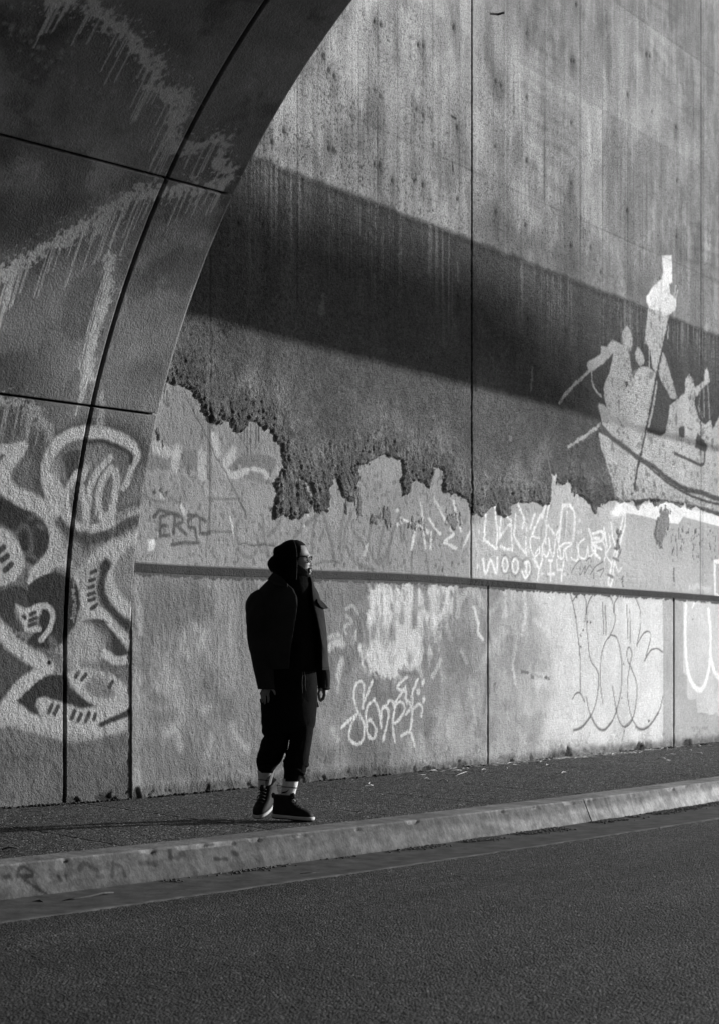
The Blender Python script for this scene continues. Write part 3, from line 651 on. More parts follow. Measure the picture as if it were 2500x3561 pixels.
# pale buffed field with looping outline tag
wg.poly('I', .70, [(-180,160),(1072,290),(1072,1600),(600,1640),(-80,1650),(60,1000),(-60,500)], soft=.12, alpha=.8)
wg.poly('I', .74, [(700,270),(1072,290),(1078,1620),(760,1640)], soft=.01, alpha=.5, warp=.002)
wg.poly('I', .44, [(1072,285),(1262,300),(1262,960),(1300,1010),(1300,1200),(1390,1230),(1400,1350),(1540,1370),(1800,1380),(2400,1500),(2400,1700),(1080,1625)], soft=.006, warp=.003)
wg.poly('I', .62, [(1262,300),(2400,400),(2400,1500),(1800,1380),(1612,1300),(1540,1360),(1455,1340),(1395,1340),(1390,1210),(1320,1220),(1300,1190),(1300,1000),(1262,960)], soft=.006, warp=.003)
LP = [[(205,210),(250,400),(290,700),(305,950),(300,1150)], [(230,300),(285,215)], [(330,220),(360,330),(345,490)], [(430,225),(375,320),(362,480),(378,700),(400,850),(465,950),(472,1080),(450,1240),(400,1370),(320,1470),(240,1505)],
      [(512,310),(522,605)], [(535,340),(545,605)], [(560,225),(605,300),(612,400)], [(662,250),(620,330),(628,480),(588,605),(528,700),(495,850),(488,1050),(515,1255)], [(588,610),(650,650),(688,830),(690,1060),(660,1250),(600,1420),(520,1502),(450,1460),(390,1340),(360,1195)],
      [(738,335),(750,645)], [(765,370),(772,690)], [(818,260),(860,380),(865,520),(830,715)], [(830,705),(890,605),(940,580),(960,640),(905,860)], [(905,850),(960,760),(1020,740),(1072,775)],
      [(738,800),(745,745),(762,728),(785,790),(765,900),(745,1050),(750,1220),(790,1400),(870,1495),(950,1460),(1040,1320),(1076,1190)], [(738,790),(750,860),(775,910),(825,1050),(830,1200),(790,1400),(720,1472),(660,1400),(625,1230),(602,1090)], [(228,1212),(260,1160),(300,1155),(342,1235)]]
wl('I', .17, .016, LP, soft=.4, rag=.3)
wl('I', .15, .028, [[(400,1370),(320,1470),(240,1505)], [(600,1420),(520,1502),(450,1460),(395,1350)], [(720,1472),(780,1410)], [(820,1470),(870,1495),(950,1460),(1030,1340)]], soft=.7, alpha=.8)
wl('I', .95, .065, [[(1290,335),(1282,600),(1300,900),(1345,1060),(1415,1125),(1465,1075),(1508,900),(1520,600),(1500,380)], [(1518,800),(1560,960),(1640,1030),(1760,1000)]], soft=.45)
wl('I', .95, .03, [[(1372,300),(1350,355)]], soft=.5)
wg.dot('I', .08, .022, [(268,255),(262,440),(400,495),(372,490),(330,570),(303,615),(308,720),(712,1510),(945,1415),(688,1198),(1352,465),(706,885),(540,1475)], rag=1.2)
wl('I', .22, .035, [[(1345,1480),(1370,1485)], [(1390,1480),(1420,1490)], [(1450,1485),(1490,1480)]], rag=1, alpha=.6)
# lower left wall: faint old paint, drips and ridges
wl('J', .155, .075, [[(290,200),(295,480)], [(430,250),(430,430)], [(250,1340),(265,1640)], [(470,1430),(520,1620)], [(270,1750),(300,1830),(500,1780)], [(1060,170),(1090,300)], [(230,1330),(400,1310)], [(210,1150),(300,1180)], [(700,400),(720,480)], [(560,300),(600,360),(560,430),(620,470)], [(640,900),(700,1000),(650,1100)], [(120,900),(180,1000),(140,1080)]], soft=1, alpha=.7)
wl('J', .2, .05, [[(890,1570),(1000,1690),(1110,1760)], [(1060,1420),(1130,1530)]], soft=.9, alpha=.75)
wl('J', .42, .06, [[(480,640),(470,760),(520,800)], [(560,560),(640,600),(620,700)], [(860,560),(870,700)], [(330,900),(360,1060),(420,1040)], [(700,1500),(690,1640)], [(890,1400),(930,1500),(1030,1600)], [(340,1470),(420,1440),(450,1600)], [(650,1270),(700,1250)], [(100,400),(110,600)]], soft=1, alpha=.55)
for q in ([(773,620),(768,1200),(782,1850)], [(862,250),(852,730)], [(620,180),(615,640)], [(300,200),(300,900)], [(475,180),(470,300)], [(980,300),(985,1000)]): wl('J', .24, .016, [q], relief=.005, alpha=.5)
wl('J', .14, .008, [[(782,1300),(782,1860)], [(768,900),(768,1200)]], alpha=.7)
# crumbled foot of the wall
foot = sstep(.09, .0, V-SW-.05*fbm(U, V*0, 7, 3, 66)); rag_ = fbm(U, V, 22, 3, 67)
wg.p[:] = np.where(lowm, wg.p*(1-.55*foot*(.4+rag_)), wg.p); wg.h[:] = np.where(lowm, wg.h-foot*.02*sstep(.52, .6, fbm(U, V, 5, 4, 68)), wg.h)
scar = sstep(.50, .60, fbm(U*1.0, V*2.0, 3.2, 4, 72))*sstep(.30, .12, V-SW)*(U > .6); wg.h -= np.where(lowm, scar*.007*(.5+ridg2), 0); wg.p[:] = np.where(lowm, wg.p*(1-.25*scar*ridg2), wg.p)
for x in (1050, 1484, 1597, 2222, 2236, 2390, 474, 1975):
    u0 = u_of(x); r = np.hypot((U-u0)/(.05+.03*(x % 3)), (V-SW)/(.05+.02*(x % 4)))+.9*(rag_-.5)
    m = sstep(1.1, .7, r)*lowm; wg.p[:] = wg.p*(1-m)+.05*m; wg.h -= .02*m
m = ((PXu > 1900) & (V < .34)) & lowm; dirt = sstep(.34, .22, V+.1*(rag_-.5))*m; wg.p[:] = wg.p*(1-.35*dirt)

# ledge band between lower and upper wall
RR = np.repeat(rows[None, :], U.shape[0], 0)
band = (RR >= 1.925) & (RR < 2.000)
wg.p[band] = (.048*(.8+.4*nf))[band]; wg.h[band] = (.004+.004*stucco)[band]; wg.co[band] = .6; wg.sp[band] = .5
bo = band & (PXu > 1630) & (PXu < 1860); wg.h[bo] += (.010*ridg2)[bo]; wg.p[bo] *= .7
dripb = (RR < 1.925) & (RR > 1.925-.02*(.3+1.6*vnoise(U*30, V*0, 3))); wg.p[dripb] = .09

def joint_cols(px): return int(np.searchsorted(ucols, u_of(px)))
def wing_panel(name, c0, c1, r0, r1, parent, label=None):
    """one concrete panel of the wing wall with returned edges"""
    Us = U[c0:c1, r0:r1]; Vs = V[c0:c1, r0:r1]; H = wg.h[c0:c1, r0:r1].copy()
    n, m = Us.shape
    X = BASE[0]+Us*UW[0]+H*NW[0]; Y = BASE[1]+Us*UW[1]+H*NW[1]
    Vx = np.stack([X, Y, Vs], -1).reshape(-1, 3)
    Q = grid_quads(n, m)
    idx = np.arange(n*m).reshape(n, m)
    rim_ = np.concatenate([idx[:, 0], idx[-1, 1:], idx[-2::-1, -1], idx[0, -2:0:-1]])
    back = Vx[rim_]-np.array([NW[0], NW[1], 0])*(.045)
    k = len(rim_); b0 = n*m
    a = np.arange(k); nx = (a+1) % k
    Q2 = np.stack([rim_[a], b0+a, b0+nx, rim_[nx]], -1)
    at = {}
    for nm, A in (('paint', wg.p), ('speck', wg.sp), ('coarse', wg.co)):
        A_ = A[c0:c1, r0:r1].reshape(-1); at[nm] = np.concatenate([A_, A_[rim_]*(.4 if nm == 'paint' else 1)])
    o = fast_mesh(name, np.vstack([Vx, back]), np.vstack([Q, Q2]), M_wing, parent, at)
    if label: o['label'] = label
    return o

wing = empty('retaining_wall', (BASE[0], BASE[1], 0))
tag(wing, 'tall weathered concrete retaining wall covered in graffiti behind the man', 'wall')
rb = int(np.searchsorted(rows, 1.925)); rt = int(np.searchsorted(rows, 2.000)); NR = len(rows); NC = len(ucols)
cs = [0, joint_cols(1638), NC]
lbl = ['upper panel with peeling dark coating beside the tunnel', 'upper panel with pale boat mural and white tags']
for i in range(2): wing_panel('concrete_panel', cs[i]+(1 if i else 0), cs[i+1], rt, NR, wing, lbl[i])
cs = [0, joint_cols(1688), joint_cols(2335), NC]
lbl = ['lower panel behind the man', 'lower panel with dark looping outline tag', 'lower panel with thick white curve']
for i in range(3): wing_panel('concrete_panel', cs[i]+(1 if i else 0), cs[i+1], 0, rb+1, wing, lbl[i])
wing_panel('ledge_band', 0, NC, rb, rt+1, wing, 'dark painted band')
def box(name, corners, z0, z1, mat, parent=None):
    n = len(corners)
    Vx = [(c[0], c[1], z0) for c in corners]+[(c[0], c[1], z1) for c in corners]
    Fc = [list(range(n))[::-1], list(range(n, 2*n))]+[[i, (i+1) % n, n+(i+1) % n, n+i] for i in range(n)]
    return mesh(name, Vx, Fc, mat, parent, smooth=False)
pw = lambda u, d: BASE+u*UW+d*NW
box('backing', [pw(.03, -.04), pw(15, -.04), pw(15, -.6), pw(.03, -.6)], 0, 9.9, M_joint, wing)
# steel pin sticking out of the upper wall
u_, z_ = px_wing(1731, 50)
def tube(name, pts, rad, mat, parent=None, n=8, cap=True):
    pts = [Vector(p) for p in pts]; R = rad if hasattr(rad, '__len__') else [rad]*len(pts)
    Vx, Fc = [], []
    t0 = (pts[1]-pts[0]).normalized(); up_ = Vector((0, 0, 1)) if abs(t0.z) < .9 else Vector((1, 0, 0))
    a = t0.cross(up_).normalized()
    for i, p in enumerate(pts):
        t = (pts[min(i+1, len(pts)-1)]-pts[max(i-1, 0)]).normalized(); a = (a-t*a.dot(t)).normalized(); b = t.cross(a)
        for k in range(n):
            q = 2*pi*k/n; Vx.append(p+(a*cos(q)+b*sin(q))*R[i])
    for i in range(len(pts)-1):
        for k in range(n): Fc.append([i*n+k, i*n+(k+1) % n, (i+1)*n+(k+1) % n, (i+1)*n+k])
    if cap: Fc += [list(range(n))[::-1], [(len(pts)-1)*n+k for k in range(n)]]
    return mesh(name, Vx, Fc, mat, parent)
M_steel = simple('rusty_steel', .03, .6, .3, 60)
pb = pw(u_, -.02); pe = pw(u_-.03, .085)
tube('steel_pin', [(pb[0], pb[1], z_), (pe[0], pe[1], z_-.01)], .012, M_steel, wing)

# ------------------------------------------------------------------ TUNNEL LINING canvas
S_END = float(prof_s(0)[0])
vu = np.concatenate([np.arange(-5.2, -2.6, .013), np.arange(-2.6, .0001, .0085)]); vu[-1] = 0
vsr = np.arange(.10, 7.4, .0095)
vt = Canvas(vu, vsr, np.repeat(vsr[None, :], len(vu), 0), px_vault)
U2, V2 = vt.U, vt.V
nb2 = fbm(U2, V2, 1.1, 5, 101); nf2 = fbm(U2, V2, 8, 4, 102); nm2 = fbm(U2, V2, 2.6, 5, 103)
vt.p[:] = .20*(.5+nb2)*(.62+.76*nm2)*(.86+.28*nf2)*(1-.35*sstep(.5, .62, fbm(U2, V2, 2.1, 6, 606, .62)))
st2 = (fbm(U2, V2, 60, 2, 104)-.5)*.8+(fbm(U2+V2*.2, V2*.5, 42, 3, 105)-.5)*1.6
lowv = sstep(3.4, 2.2, V2)
vt.h += (.0014+.0042*lowv)*st2
vt.co[:] = .22+.55*lowv; vt.sp[:] = .3
vt.p[:] *= 1-.25*sstep(.5, .68, fbm(U2, V2, 1.7, 5, 108))*(1-lowv)
LI, MD, DK = .52, .30, .035
v_ = vt; vt.clean = .3; vt.fat = 1.06
# piece of lettering on the lower lining
v_.poly('Fv', MD, [(480,900),(560,700),(720,560),(900,480),(1200,520),(1420,640),(1480,750),(1340,1080),(1280,1400),(1000,1560),(820,1500),(620,1300),(500,1100)], soft=.03, curve=True, alpha=.35)
v_.poly('Fv', .10, [(420,860),(470,720),(600,560),(800,430),(1000,390),(1250,430),(1430,520),(1550,680),(1500,900),(1400,1100),(1330,1400),(1300,1500),(1200,1600),(1000,1640),(900,1640),(700,1500),(560,1360),(430,1120)], soft=.05, curve=True, alpha=.55)
v_.line('Fv', .07, .085, [(430,1100),(420,900),(480,740),(620,560),(800,430),(1000,395),(1250,430),(1430,520),(1540,680)], soft=1, alpha=.7)
v_.poly('G', DK, [(0,300),(150,230),(300,280),(270,440),(200,440),(150,400),(140,480),(190,600),(250,660),(160,660),(60,620),(0,580),(-200,500),(-200,300)], alpha=.8)
v_.poly('Fv', DK, [(0,1180),(250,1280),(430,1360),(520,1450),(560,1600),(530,1750),(420,1930),(250,1830),(200,1600),(0,1450),(-300,1300)], curve=True)
v_.poly('Fv', DK, [(-200,700),(110,705),(30,800),(-200,1000)])
v_.L('Fv', .13, .03, [[(330,1400),(420,1380),(480,1440)], [(180,1560),(260,1480),(340,1560),(340,1740)], [(420,1480),(470,1500)], [(300,1780),(420,1850)]], soft=1, alpha=.8)
v_.poly('Fv', .49, [(-100,1480),(0,1500),(120,1560),(220,1700),(270,1850),(240,2000),(130,2100),(0,2140),(-200,2140)], curve=True)
v_.L('Fv', .06, .038, [[(0,1760),(45,1715)], [(25,1850),(88,1808)], [(62,1960),(128,1900)]], soft=.3)
v_.L('Fv', LI, .06, [[(-200,650),(0,655),(150,650),(260,625)]], soft=.3)
v_.L('Fv', LI, .105, [[(200,670),(110,780),(50,900),(60,1050),(180,1150),(350,1230),(470,1300),(560,1400),(600,1520),(605,1700),(540,1850),(400,2000)]], soft=.3)
v_.L('Fv', LI, .05, [[(420,1980),(340,2080)], [(600,1880),(760,1890)]], soft=.3)
v_.poly('Fv', .42, [(600,1600),(660,1750),(740,1700),(750,1950),(600,1930),(480,2000),(400,2000),(540,1850)], soft=.03, alpha=.8)
v_.L('Fv', LI, .085, [[(510,850),(560,690),(700,540),(900,475),(1100,490),(1300,550),(1430,640)]], soft=.3)
v_.L('Fv', LI, .05, [[(1430,640),(1488,720),(1430,850),(1380,1000),(1340,1070)]], soft=.3)
v_.L('Fv', LI, .085, [[(510,850),(515,1000),(560,1150),(650,1310),(760,1430)]], soft=.3)
v_.L('Fv', LI, .062, [[(700,1400),(850,1500),(1000,1520),(1150,1480),(1280,1410),(1400,1335),(1530,1330),(1600,1340)]], soft=.25)
v_.poly('Fv', .30, [(560,800),(640,740),(700,950),(600,1000)], soft=.03)
v_.poly('Fv', .075, [(685,710),(760,680),(885,675),(860,880),(740,1020),(710,900)])
v_.L('Fv', .05, .028, [[(960,580),(1100,570),(1200,600),(1350,665),(1415,730),(1410,800)]], soft=.6)
v_.L('Fv', LI, .05, [[(570,960),(650,1090),(715,1220),(735,1390)], [(835,920),(765,1030),(722,1190)]], soft=.3)
v_.L('Fv', LI, .05, [[(940,850),(890,980)], [(880,1080),(915,1250),(945,1480)], [(1190,750),(1060,890),(985,1050),(955,1250),(930,1400)]], soft=.3)
v_.L('Fv', LI, .055, [[(1200,870),(1110,1000),(1065,1200),(1075,1340),(1130,1400),(1200,1330),(1240,1150),(1262,1000),(1240,900)]], soft=.3)
v_.L('Fv', LI, .03, [[(1235,1280),(1240,1450),(1228,1640)], [(940,1500),(938,1640)]], soft=.3)
v_.poly('Fv', .27, [(960,640),(1120,680),(1130,760),(1000,860),(900,800),(920,700)], soft=.06, curve=True, alpha=.8)
v_.L('Fv', .07, .075, [[(640,1440),(760,1560),(900,1610),(960,1640),(1050,1610),(1200,1580),(1350,1480),(1520,1400)], [(925,1600),(922,1760)]], soft=.6, alpha=.85)
v_.L('Fv', .08, .07, [[(1280,1420),(1400,1290),(1540,1240)]], soft=.9, alpha=.6)
v_.poly('Fv', MD, [(830,1760),(1100,1720),(1250,1660),(1500,1560),(1470,1900),(1430,2170),(800,2170)], soft=.05, alpha=.75)
v_.L('Fv', LI, .085, [[(1500,1600),(1370,1660),(1250,1780),(1190,1900),(1165,2050),(1190,2200)], [(1250,1690),(1050,1820),(930,1980),(850,2080)]], soft=.5)
v_.L('G', LI, .10, [[(1060,-40),(1015,60),(1015,200),(1080,330),(1160,430),(1235,520)]], soft=.35)
v_.L('G', DK*1.3, .085, [[(1000,40),(955,130),(950,300),(1020,450),(1120,560),(1200,600)]], soft=.4)
v_.poly('G', .42, [(680,90),(900,0),(940,90),(910,250),(940,400),(1100,600),(1240,760),(1240,850),(1060,660),(960,560),(820,545),(740,640),(700,680),(740,560),(760,400),(740,250)], soft=.03)
v_.L('G', LI, .09, [[(800,330),(850,460),(980,540),(1100,670),(1230,800)]], soft=.4)
v_.poly('G', DK, [(265,230),(330,180),(420,120),(520,105),(640,150),(700,190),(750,290),(757,400),(720,580),(640,740),(560,810),(440,940),(350,930),(230,840),(260,740),(330,680),(390,640),(350,500),(270,440)], curve=False)
v_.L('G', .16, .05, [[(380,860),(470,870),(520,800),(490,740)]], soft=.8)
v_.poly('G', LI, [(150,410),(240,450),(330,425),(420,415),(380,510),(350,620),(380,640),(270,655),(190,560)])
v_.L('G', LI, .036, [[(330,440),(430,425),(490,470),(500,540),(470,640),(392,745)], [(250,640),(372,645)]], soft=.25)
v_.L('G', .30, .06, [[(560,850),(640,780),(700,680)]], soft=.4)
v_.L('G', .06, .026, [[(290,505),(330,490)], [(285,560),(345,540)], [(285,605),(340,590)], [(80,700),(130,670)], [(140,740),(180,710)], [(165,775),(215,740)], [(225,525),(240,535)],
   [(860,110),(902,95)], [(845,190),(888,175)], [(840,255),(882,240)], [(830,320),(887,305)], [(838,375),(892,358)], [(862,450),(912,415)]], soft=.3)
v_.poly('G', .08, [(-200,600),(0,740),(180,880),(350,1020),(180,1130),(80,1250),(40,1340),(0,1300),(-200,1300)])
v_.L('G', .49, .105, [[(-100,540),(0,640),(100,760),(250,870),(380,950),(450,1000)]], soft=.3)
v_.L('G', .50, .095, [[(450,1000),(350,1080),(220,1170),(120,1290),(50,1400),(0,1500)]], soft=.3)
v_.L('G', .50, .15, [[(-200,1450),(0,1460),(120,1440),(260,1500),(450,1550),(620,1590),(750,1600),(900,1570),(1050,1530),(1230,1490)]], soft=.2)
v_.poly('G', .50, [(330,1340),(370,1290),(430,1282),(620,1340),(760,1390),(900,1370),(1100,1330),(1225,1300),(1225,1410),(1090,1470),(1000,1520),(700,1580),(500,1510),(400,1460)], soft=.015)
v_.poly('G', DK, [(165,1310),(250,1220),(370,1120),(480,1060),(620,1080),(660,1180),(760,1280),(900,1360),(760,1380),(600,1330),(420,1280),(350,1300),(335,1370),(410,1470),(280,1420)])
v_.poly('G', .50, [(660,1150),(650,1070),(700,1020),(780,1005),(900,1020),(1050,1060),(1180,1150),(1225,1230),(1225,1340),(1100,1370),(900,1360),(760,1260)], curve=True)
v_.poly('G', .24, [(790,1180),(860,1090),(960,1080),(1040,1180),(1080,1270),(1000,1300),(880,1270)], soft=.03, curve=True)
v_.L('G', DK*1.3, .035, [[(950,1540),(1090,1480),(1225,1415)]], soft=.5); v_.poly('G', DK*1.4, [(1050,1500),(1225,1400),(1225,1470)])
v_.L('G', .07, .028, [[(490,1360),(460,1430)], [(550,1370),(515,1440)], [(705,1410),(680,1480)], [(765,1440),(735,1510)], [(840,1430),(805,1510)], [(900,1440),(885,1490)], [(740,1040),(715,1090)], [(810,1070),(770,1120)], [(1060,1140),(1030,1190)]], soft=.3)
v_.L('G', .33, .03, [[(935,920),(930,1100)], [(1000,1020),(1010,1100)], [(845,1010),(850,1060)]], soft=.4)
v_.poly('G', .12, [(660,980),(900,990),(1225,1150),(1225,920),(1000,900),(640,900)], soft=.03, alpha=.7)
v_.poly('G', DK*1.2, [(780,570),(900,545),(980,560),(1080,680),(1180,800),(1222,870),(1150,905),(1060,890),(990,850),(960,760),(880,680)])
for q, w_ in (((700,870),.14), ((775,700),.12), ((900,770),.18), ((720,960),.1), ((840,640),.08), ((860,900),.10)): v_.dot('G', .46, w_, [q], soft=.9, alpha=.75, rag=.1)
v_.L('G', LI, .06, [[(990,870),(1100,940),(1225,920)]], soft=.3); v_.L('G', .2, .05, [[(1140,1040),(1180,1060),(1200,1120)]], soft=.8)
v_.L('G', .26, .008, [[(690,200),(700,240)], [(680,270),(710,280),(690,310),(680,285)], [(685,330),(715,345),(688,355),(712,375)], [(715,400),(690,405),(700,430),(718,425)], [(682,450),(712,455)], [(690,480),(715,475),(712,510),(690,500)], [(670,540),(705,535)], [(690,520),(700,575)]], soft=.3, curve=False)
v_.L('G', .09, .009, [[(50,1850),(90,1870),(140,1850)], [(150,1835),(175,1870),(200,1840),(180,1830)], [(215,1870),(225,1835),(245,1860),(262,1832)], [(280,1850),(320,1850)], [(330,1895),(350,1840),(395,1830)], [(410,1890),(420,1850),(440,1890),(465,1870)], [(-20,1700),(60,1712),(100,1745),(0,1790)]], soft=.4, curve=False)
v_.poly('G', .16, [(-200,1560),(0,1540),(80,1510),(180,1560),(620,1640),(900,1640),(1225,1600),(1225,2400),(-200,2400)], soft=.05, alpha=.45)
v_.dot('G', .01, .03, [(468,955)])
# pale splashed letters with runs, high on the lining
def splash(fr, pts, w, val=.52, runs=14, rl=.22):
    P = catmull(v_.conv(fr, pts)); sl = v_.box(P, .35)
    if v_.U[sl].size == 0: return
    D = v_.dist(P, sl, .05)
    n = fbm(U2[sl], V2[sl], 36, 3, 120)
    m = np.clip(sstep(w*.5*1.35, w*.5*.4, D+(n-.5)*w*1.9), 0, 1)*.9
    sp_ = (vnoise(U2[sl]*70, V2[sl]*70, 9) > .86)*(D < w*1.6)*.5
    m = np.maximum(m, sp_)
    v_.p[sl] = v_.p[sl]*(1-m)+val*m
    for _ in range(runs):
        i = random.randrange(len(P)); a = P[i]+np.array([random.uniform(-.02, .02), -w*.2]); l = random.uniform(.25, 1)**1.6*rl*1.4
        Q_ = np.array([a, a+np.array([0.0, -l])]); s2 = v_.box(Q_, .03)
        if v_.U[s2].size == 0: continue
        d2 = v_.dist(Q_, s2, .006); m2 = (1-sstep(.003, .0085, d2))*.75; v_.p[s2] = v_.p[s2]*(1-m2)+val*m2
splash('P', [(430,-30),(440,40),(500,100),(590,170),(680,280),(712,330),(690,370),(760,420),(840,440),(820,490),(780,560),(790,640)], .10, runs=46, rl=.28)
splash('P', [(180,-30),(240,0),(290,25),(340,-20)], .07, runs=10)
splash('P', [(830,660),(900,650),(1000,620),(990,710)], .075, runs=14, rl=.2); splash('P', [(975,735),(1030,770),(990,820),(900,840),(750,850)], .08, runs=22, rl=.2)
splash('P', [(720,850),(620,870),(520,930),(400,1000),(280,1070),(130,1150),(0,1230),(-100,1280)], .085, runs=40, rl=.35)
splash('R', [(500,-20),(490,120),(480,200),(430,300),(400,450),(410,530)], .065, runs=16, rl=.55)
splash('R', [(-60,120),(0,90),(70,30),(130,0)], .07, runs=16, rl=.5)
splash('R', [(-40,640),(100,650),(200,740),(240,790)], .07, .33, runs=26, rl=.3); splash('R', [(460,600),(452,740)], .045, .33, runs=5)
for _ in range(70):
    t = random.random(); q = (30+t*620+random.gauss(0, 55), 90+t*520+random.gauss(0, 40)); v_.dot('P', .25, random.uniform(.01, .03), [q], alpha=.6, rag=1)
# foot damage
f2 = fbm(U2, V2, 18, 3, 130); foot2 = sstep(.07, .02, V2-SW+.07*(f2-.5)); hole = foot2*sstep(.5, .56, fbm(U2, V2*1.2, 9, 4, 131))*sstep(-.75, -.4, U2)
vt.p[:] = vt.p*(1-.75*hole); vt.h -= .02*hole

# panel joints of the lining
UJ = -.60
_, sj1 = px_vault([0, 300, 700, 806], [465, 548, 655, 690]); _, sj2 = px_vault([0, 150, 305, 545], [1370, 1388, 1410, 1447])
print('joint s', sj1, sj2)
tun = empty('tunnel', (BASE[0], BASE[1], 0))
tag(tun, 'dark curved concrete tunnel vault with spray painted lettering at the left', 'tunnel')
def vault_panel(c0, c1, r0, r1, nm='lining_panel'):
    Us = U2[c0:c1, r0:r1]; Ss = V2[c0:c1, r0:r1]; H = vt.h[c0:c1, r0:r1]
    d, z, a, b = prof_s(Ss); n, m = Us.shape
    dd = d+H*a; zz = z+H*b
    Vx = np.stack([BASE[0]+Us*UV[0]+dd*NV[0], BASE[1]+Us*UV[1]+dd*NV[1], zz], -1).reshape(-1, 3)
    Q = grid_quads(n, m); idx = np.arange(n*m).reshape(n, m)
    rim_ = np.concatenate([idx[:, 0], idx[-1, 1:], idx[-2::-1, -1], idx[0, -2:0:-1]])
    nrm = np.stack([a*NV[0], a*NV[1], b+0*a], -1).reshape(-1, 3)
    back = Vx[rim_]-nrm[rim_]*.05; k = len(rim_); a_ = np.arange(k); nx = (a_+1) % k
    Q2 = np.stack([rim_[a_], n*m+a_, n*m+nx, rim_[nx]], -1); at = {}
    for q, A in (('paint', vt.p), ('speck', vt.sp), ('coarse', vt.co)):
        A_ = A[c0:c1, r0:r1].reshape(-1); at[q] = np.concatenate([A_, A_[rim_]*(.4 if q == 'paint' else 1)])
    return fast_mesh(nm, np.vstack([Vx, back]), np.vstack([Q, Q2]), M_vault, tun, at)
cj = int(np.searchsorted(vu, UJ)); J1 = int(np.searchsorted(vsr, np.mean(sj1))); J2 = int(np.searchsorted(vsr, np.mean(sj2)))
gaps = 2
for c0, c1, g in ((0, cj-gaps+1, 1), (cj+gaps, len(vu), 1)):
    vault_panel(c0, c1, 0, J2); vault_panel(c0, c1, J2+g, J1); vault_panel(c0, c1, J1+g, len(vsr))
# concrete shell behind the panels and the rest of the bore
S_TOT = 2*(Z0+RV*pi/2)+1.6
def full_prof(s):
    half = S_TOT/2
    if s <= half: d, z, a, b = prof_s(s); return float(d), float(z), float(a), float(b)
    d, z, a, b = prof_s(S_TOT-s); return float(2*RV+1.6-d), float(z), float(-a), float(b)
def bore(name, u0, u1, off0, off1, s0, s1, n, mat, parent):
    ss = np.linspace(s0, s1, n); Vx = []; Fc = []
    for s_ in ss:
        d, z, a, b = full_prof(s_)
        for off in (off0, off1):
            for u in (u0, u1):
                p = BASE+u*UV+(d-off*a)*NV; Vx.append((p[0], p[1], z-off*b))
    for i in range(n-1):
        A = i*4; B = A+4
        Fc += [(A, A+1, B+1, B), (A+2, B+2, B+3, A+3), (A+1, A+3, B+3, B+1), (A, B, B+2, A+2)]
    Fc += [(0, 2, 3, 1), ((n-1)*4, (n-1)*4+1, (n-1)*4+3, (n-1)*4+2)]
    return mesh(name, Vx, Fc, mat, parent, smooth=False)
bore('shell', -5.2, -.012, .045, .45, 0, 7.4, 40, M_joint, tun)
bore('lining', -5.2, -.0, .0, .45, 7.41, S_TOT, 60, M_conc, tun)
bore('lining', -24, -5.21, .0, .45, 0, S_TOT, 90, M_conc, tun)
# portal head wall, a slab with the arch cut out
ss = np.linspace(0, S_TOT, 70); Vx = []; Fc = []
for u in (-.40, -.02):
    for s_ in ss:
        d, z, a, b = full_prof(s_); p = BASE+u*UV+(d-.44*a)*NV; Vx.append((p[0], p[1], z-.44*b))
    for s_ in ss:
        d, z, a, b = full_prof(s_); L_ = 2*RV+1.6
        dd = -1.2 if s_ < S_TOT*.28 else (L_+3 if s_ > S_TOT*.72 else -1.2+(L_+4.2)*(s_-S_TOT*.28)/(S_TOT*.44)); zz = min(9.2, s_/(S_TOT*.28)*9.2, (S_TOT-s_)/(S_TOT*.28)*9.2)
        if d < .5: dd = max(dd, -.46)
        p = BASE+u*UV+dd*NV; Vx.append((p[0], p[1], zz))
n = len(ss)
for i in range(n-1):
    Fc += [(i, i+1, n+i+1, n+i), (2*n+i, 3*n+i, 3*n+i+1, 2*n+i+1), (i, 2*n+i, 2*n+i+1, i+1), (n+i, n+i+1, 3*n+i+1, 3*n+i)]
mesh('head_wall', Vx, Fc, M_conc, tun, smooth=False)

# ------------------------------------------------------------------ unseen slatted screen, added only to cast the shadow band on the wall
ADJ = float(np.dot(SUN_AZ, NW)); tD = 4.2/ADJ; lift = tD*tan(SUN_EL); zb = 3.87+lift
SH = 4.2/ADJ*float(np.dot(SUN_AZ, UW))       # how far along the wall the shadow slides
shade_scr = empty('shadow_screen', tuple(pw(21, 4.2))+(0,))
tag(shade_scr, 'steel gantry added out of view to shade the wall and tunnel', 'blocker')
G0, G1 = SH+.3, SH+9.0; GL = 1.9
def gdepth(u): return .012
gu = list(np.arange(GL, G1, .4))+[G1]; Vx, Fc = [], []
for u in gu:
    for d_ in (4.2, 4.24):
        p = pw(u, d_); Vx += [(p[0], p[1], zb), (p[0], p[1], zb+gdepth(u))]
for i in range(len(gu)-1):
    A = 4*i; B = A+4
    Fc += [(A, A+1, B+1, B), (A+2, B+2, B+3, A+3), (A+1, A+3, B+3, B+1), (A, B, B+2, A+2)]
Fc += [(0, 2, 3, 1), (len(Vx)-4, len(Vx)-3, len(Vx)-1, len(Vx)-2)]
mesh('beam', Vx, Fc, M_steel, shade_scr, smooth=False)
q0_, q1_ = pw(G1-.3, 4.3), pw(21, 4.3)
tube('arm', [(q0_[0], q0_[1], zb+.03), (q1_[0], q1_[1], zb+.03)], .028, M_steel, shade_scr)
tube('post', [(q1_[0], q1_[1], -.2), (q1_[0], q1_[1], zb+.3)], .09, M_steel, shade_scr, 16)
Vx, Fc = [], []
LV = ((0, 1.02), (.12, .97), (.3, .82), (.5, .60), (.7, .35), (.85, .16), (1, .02))
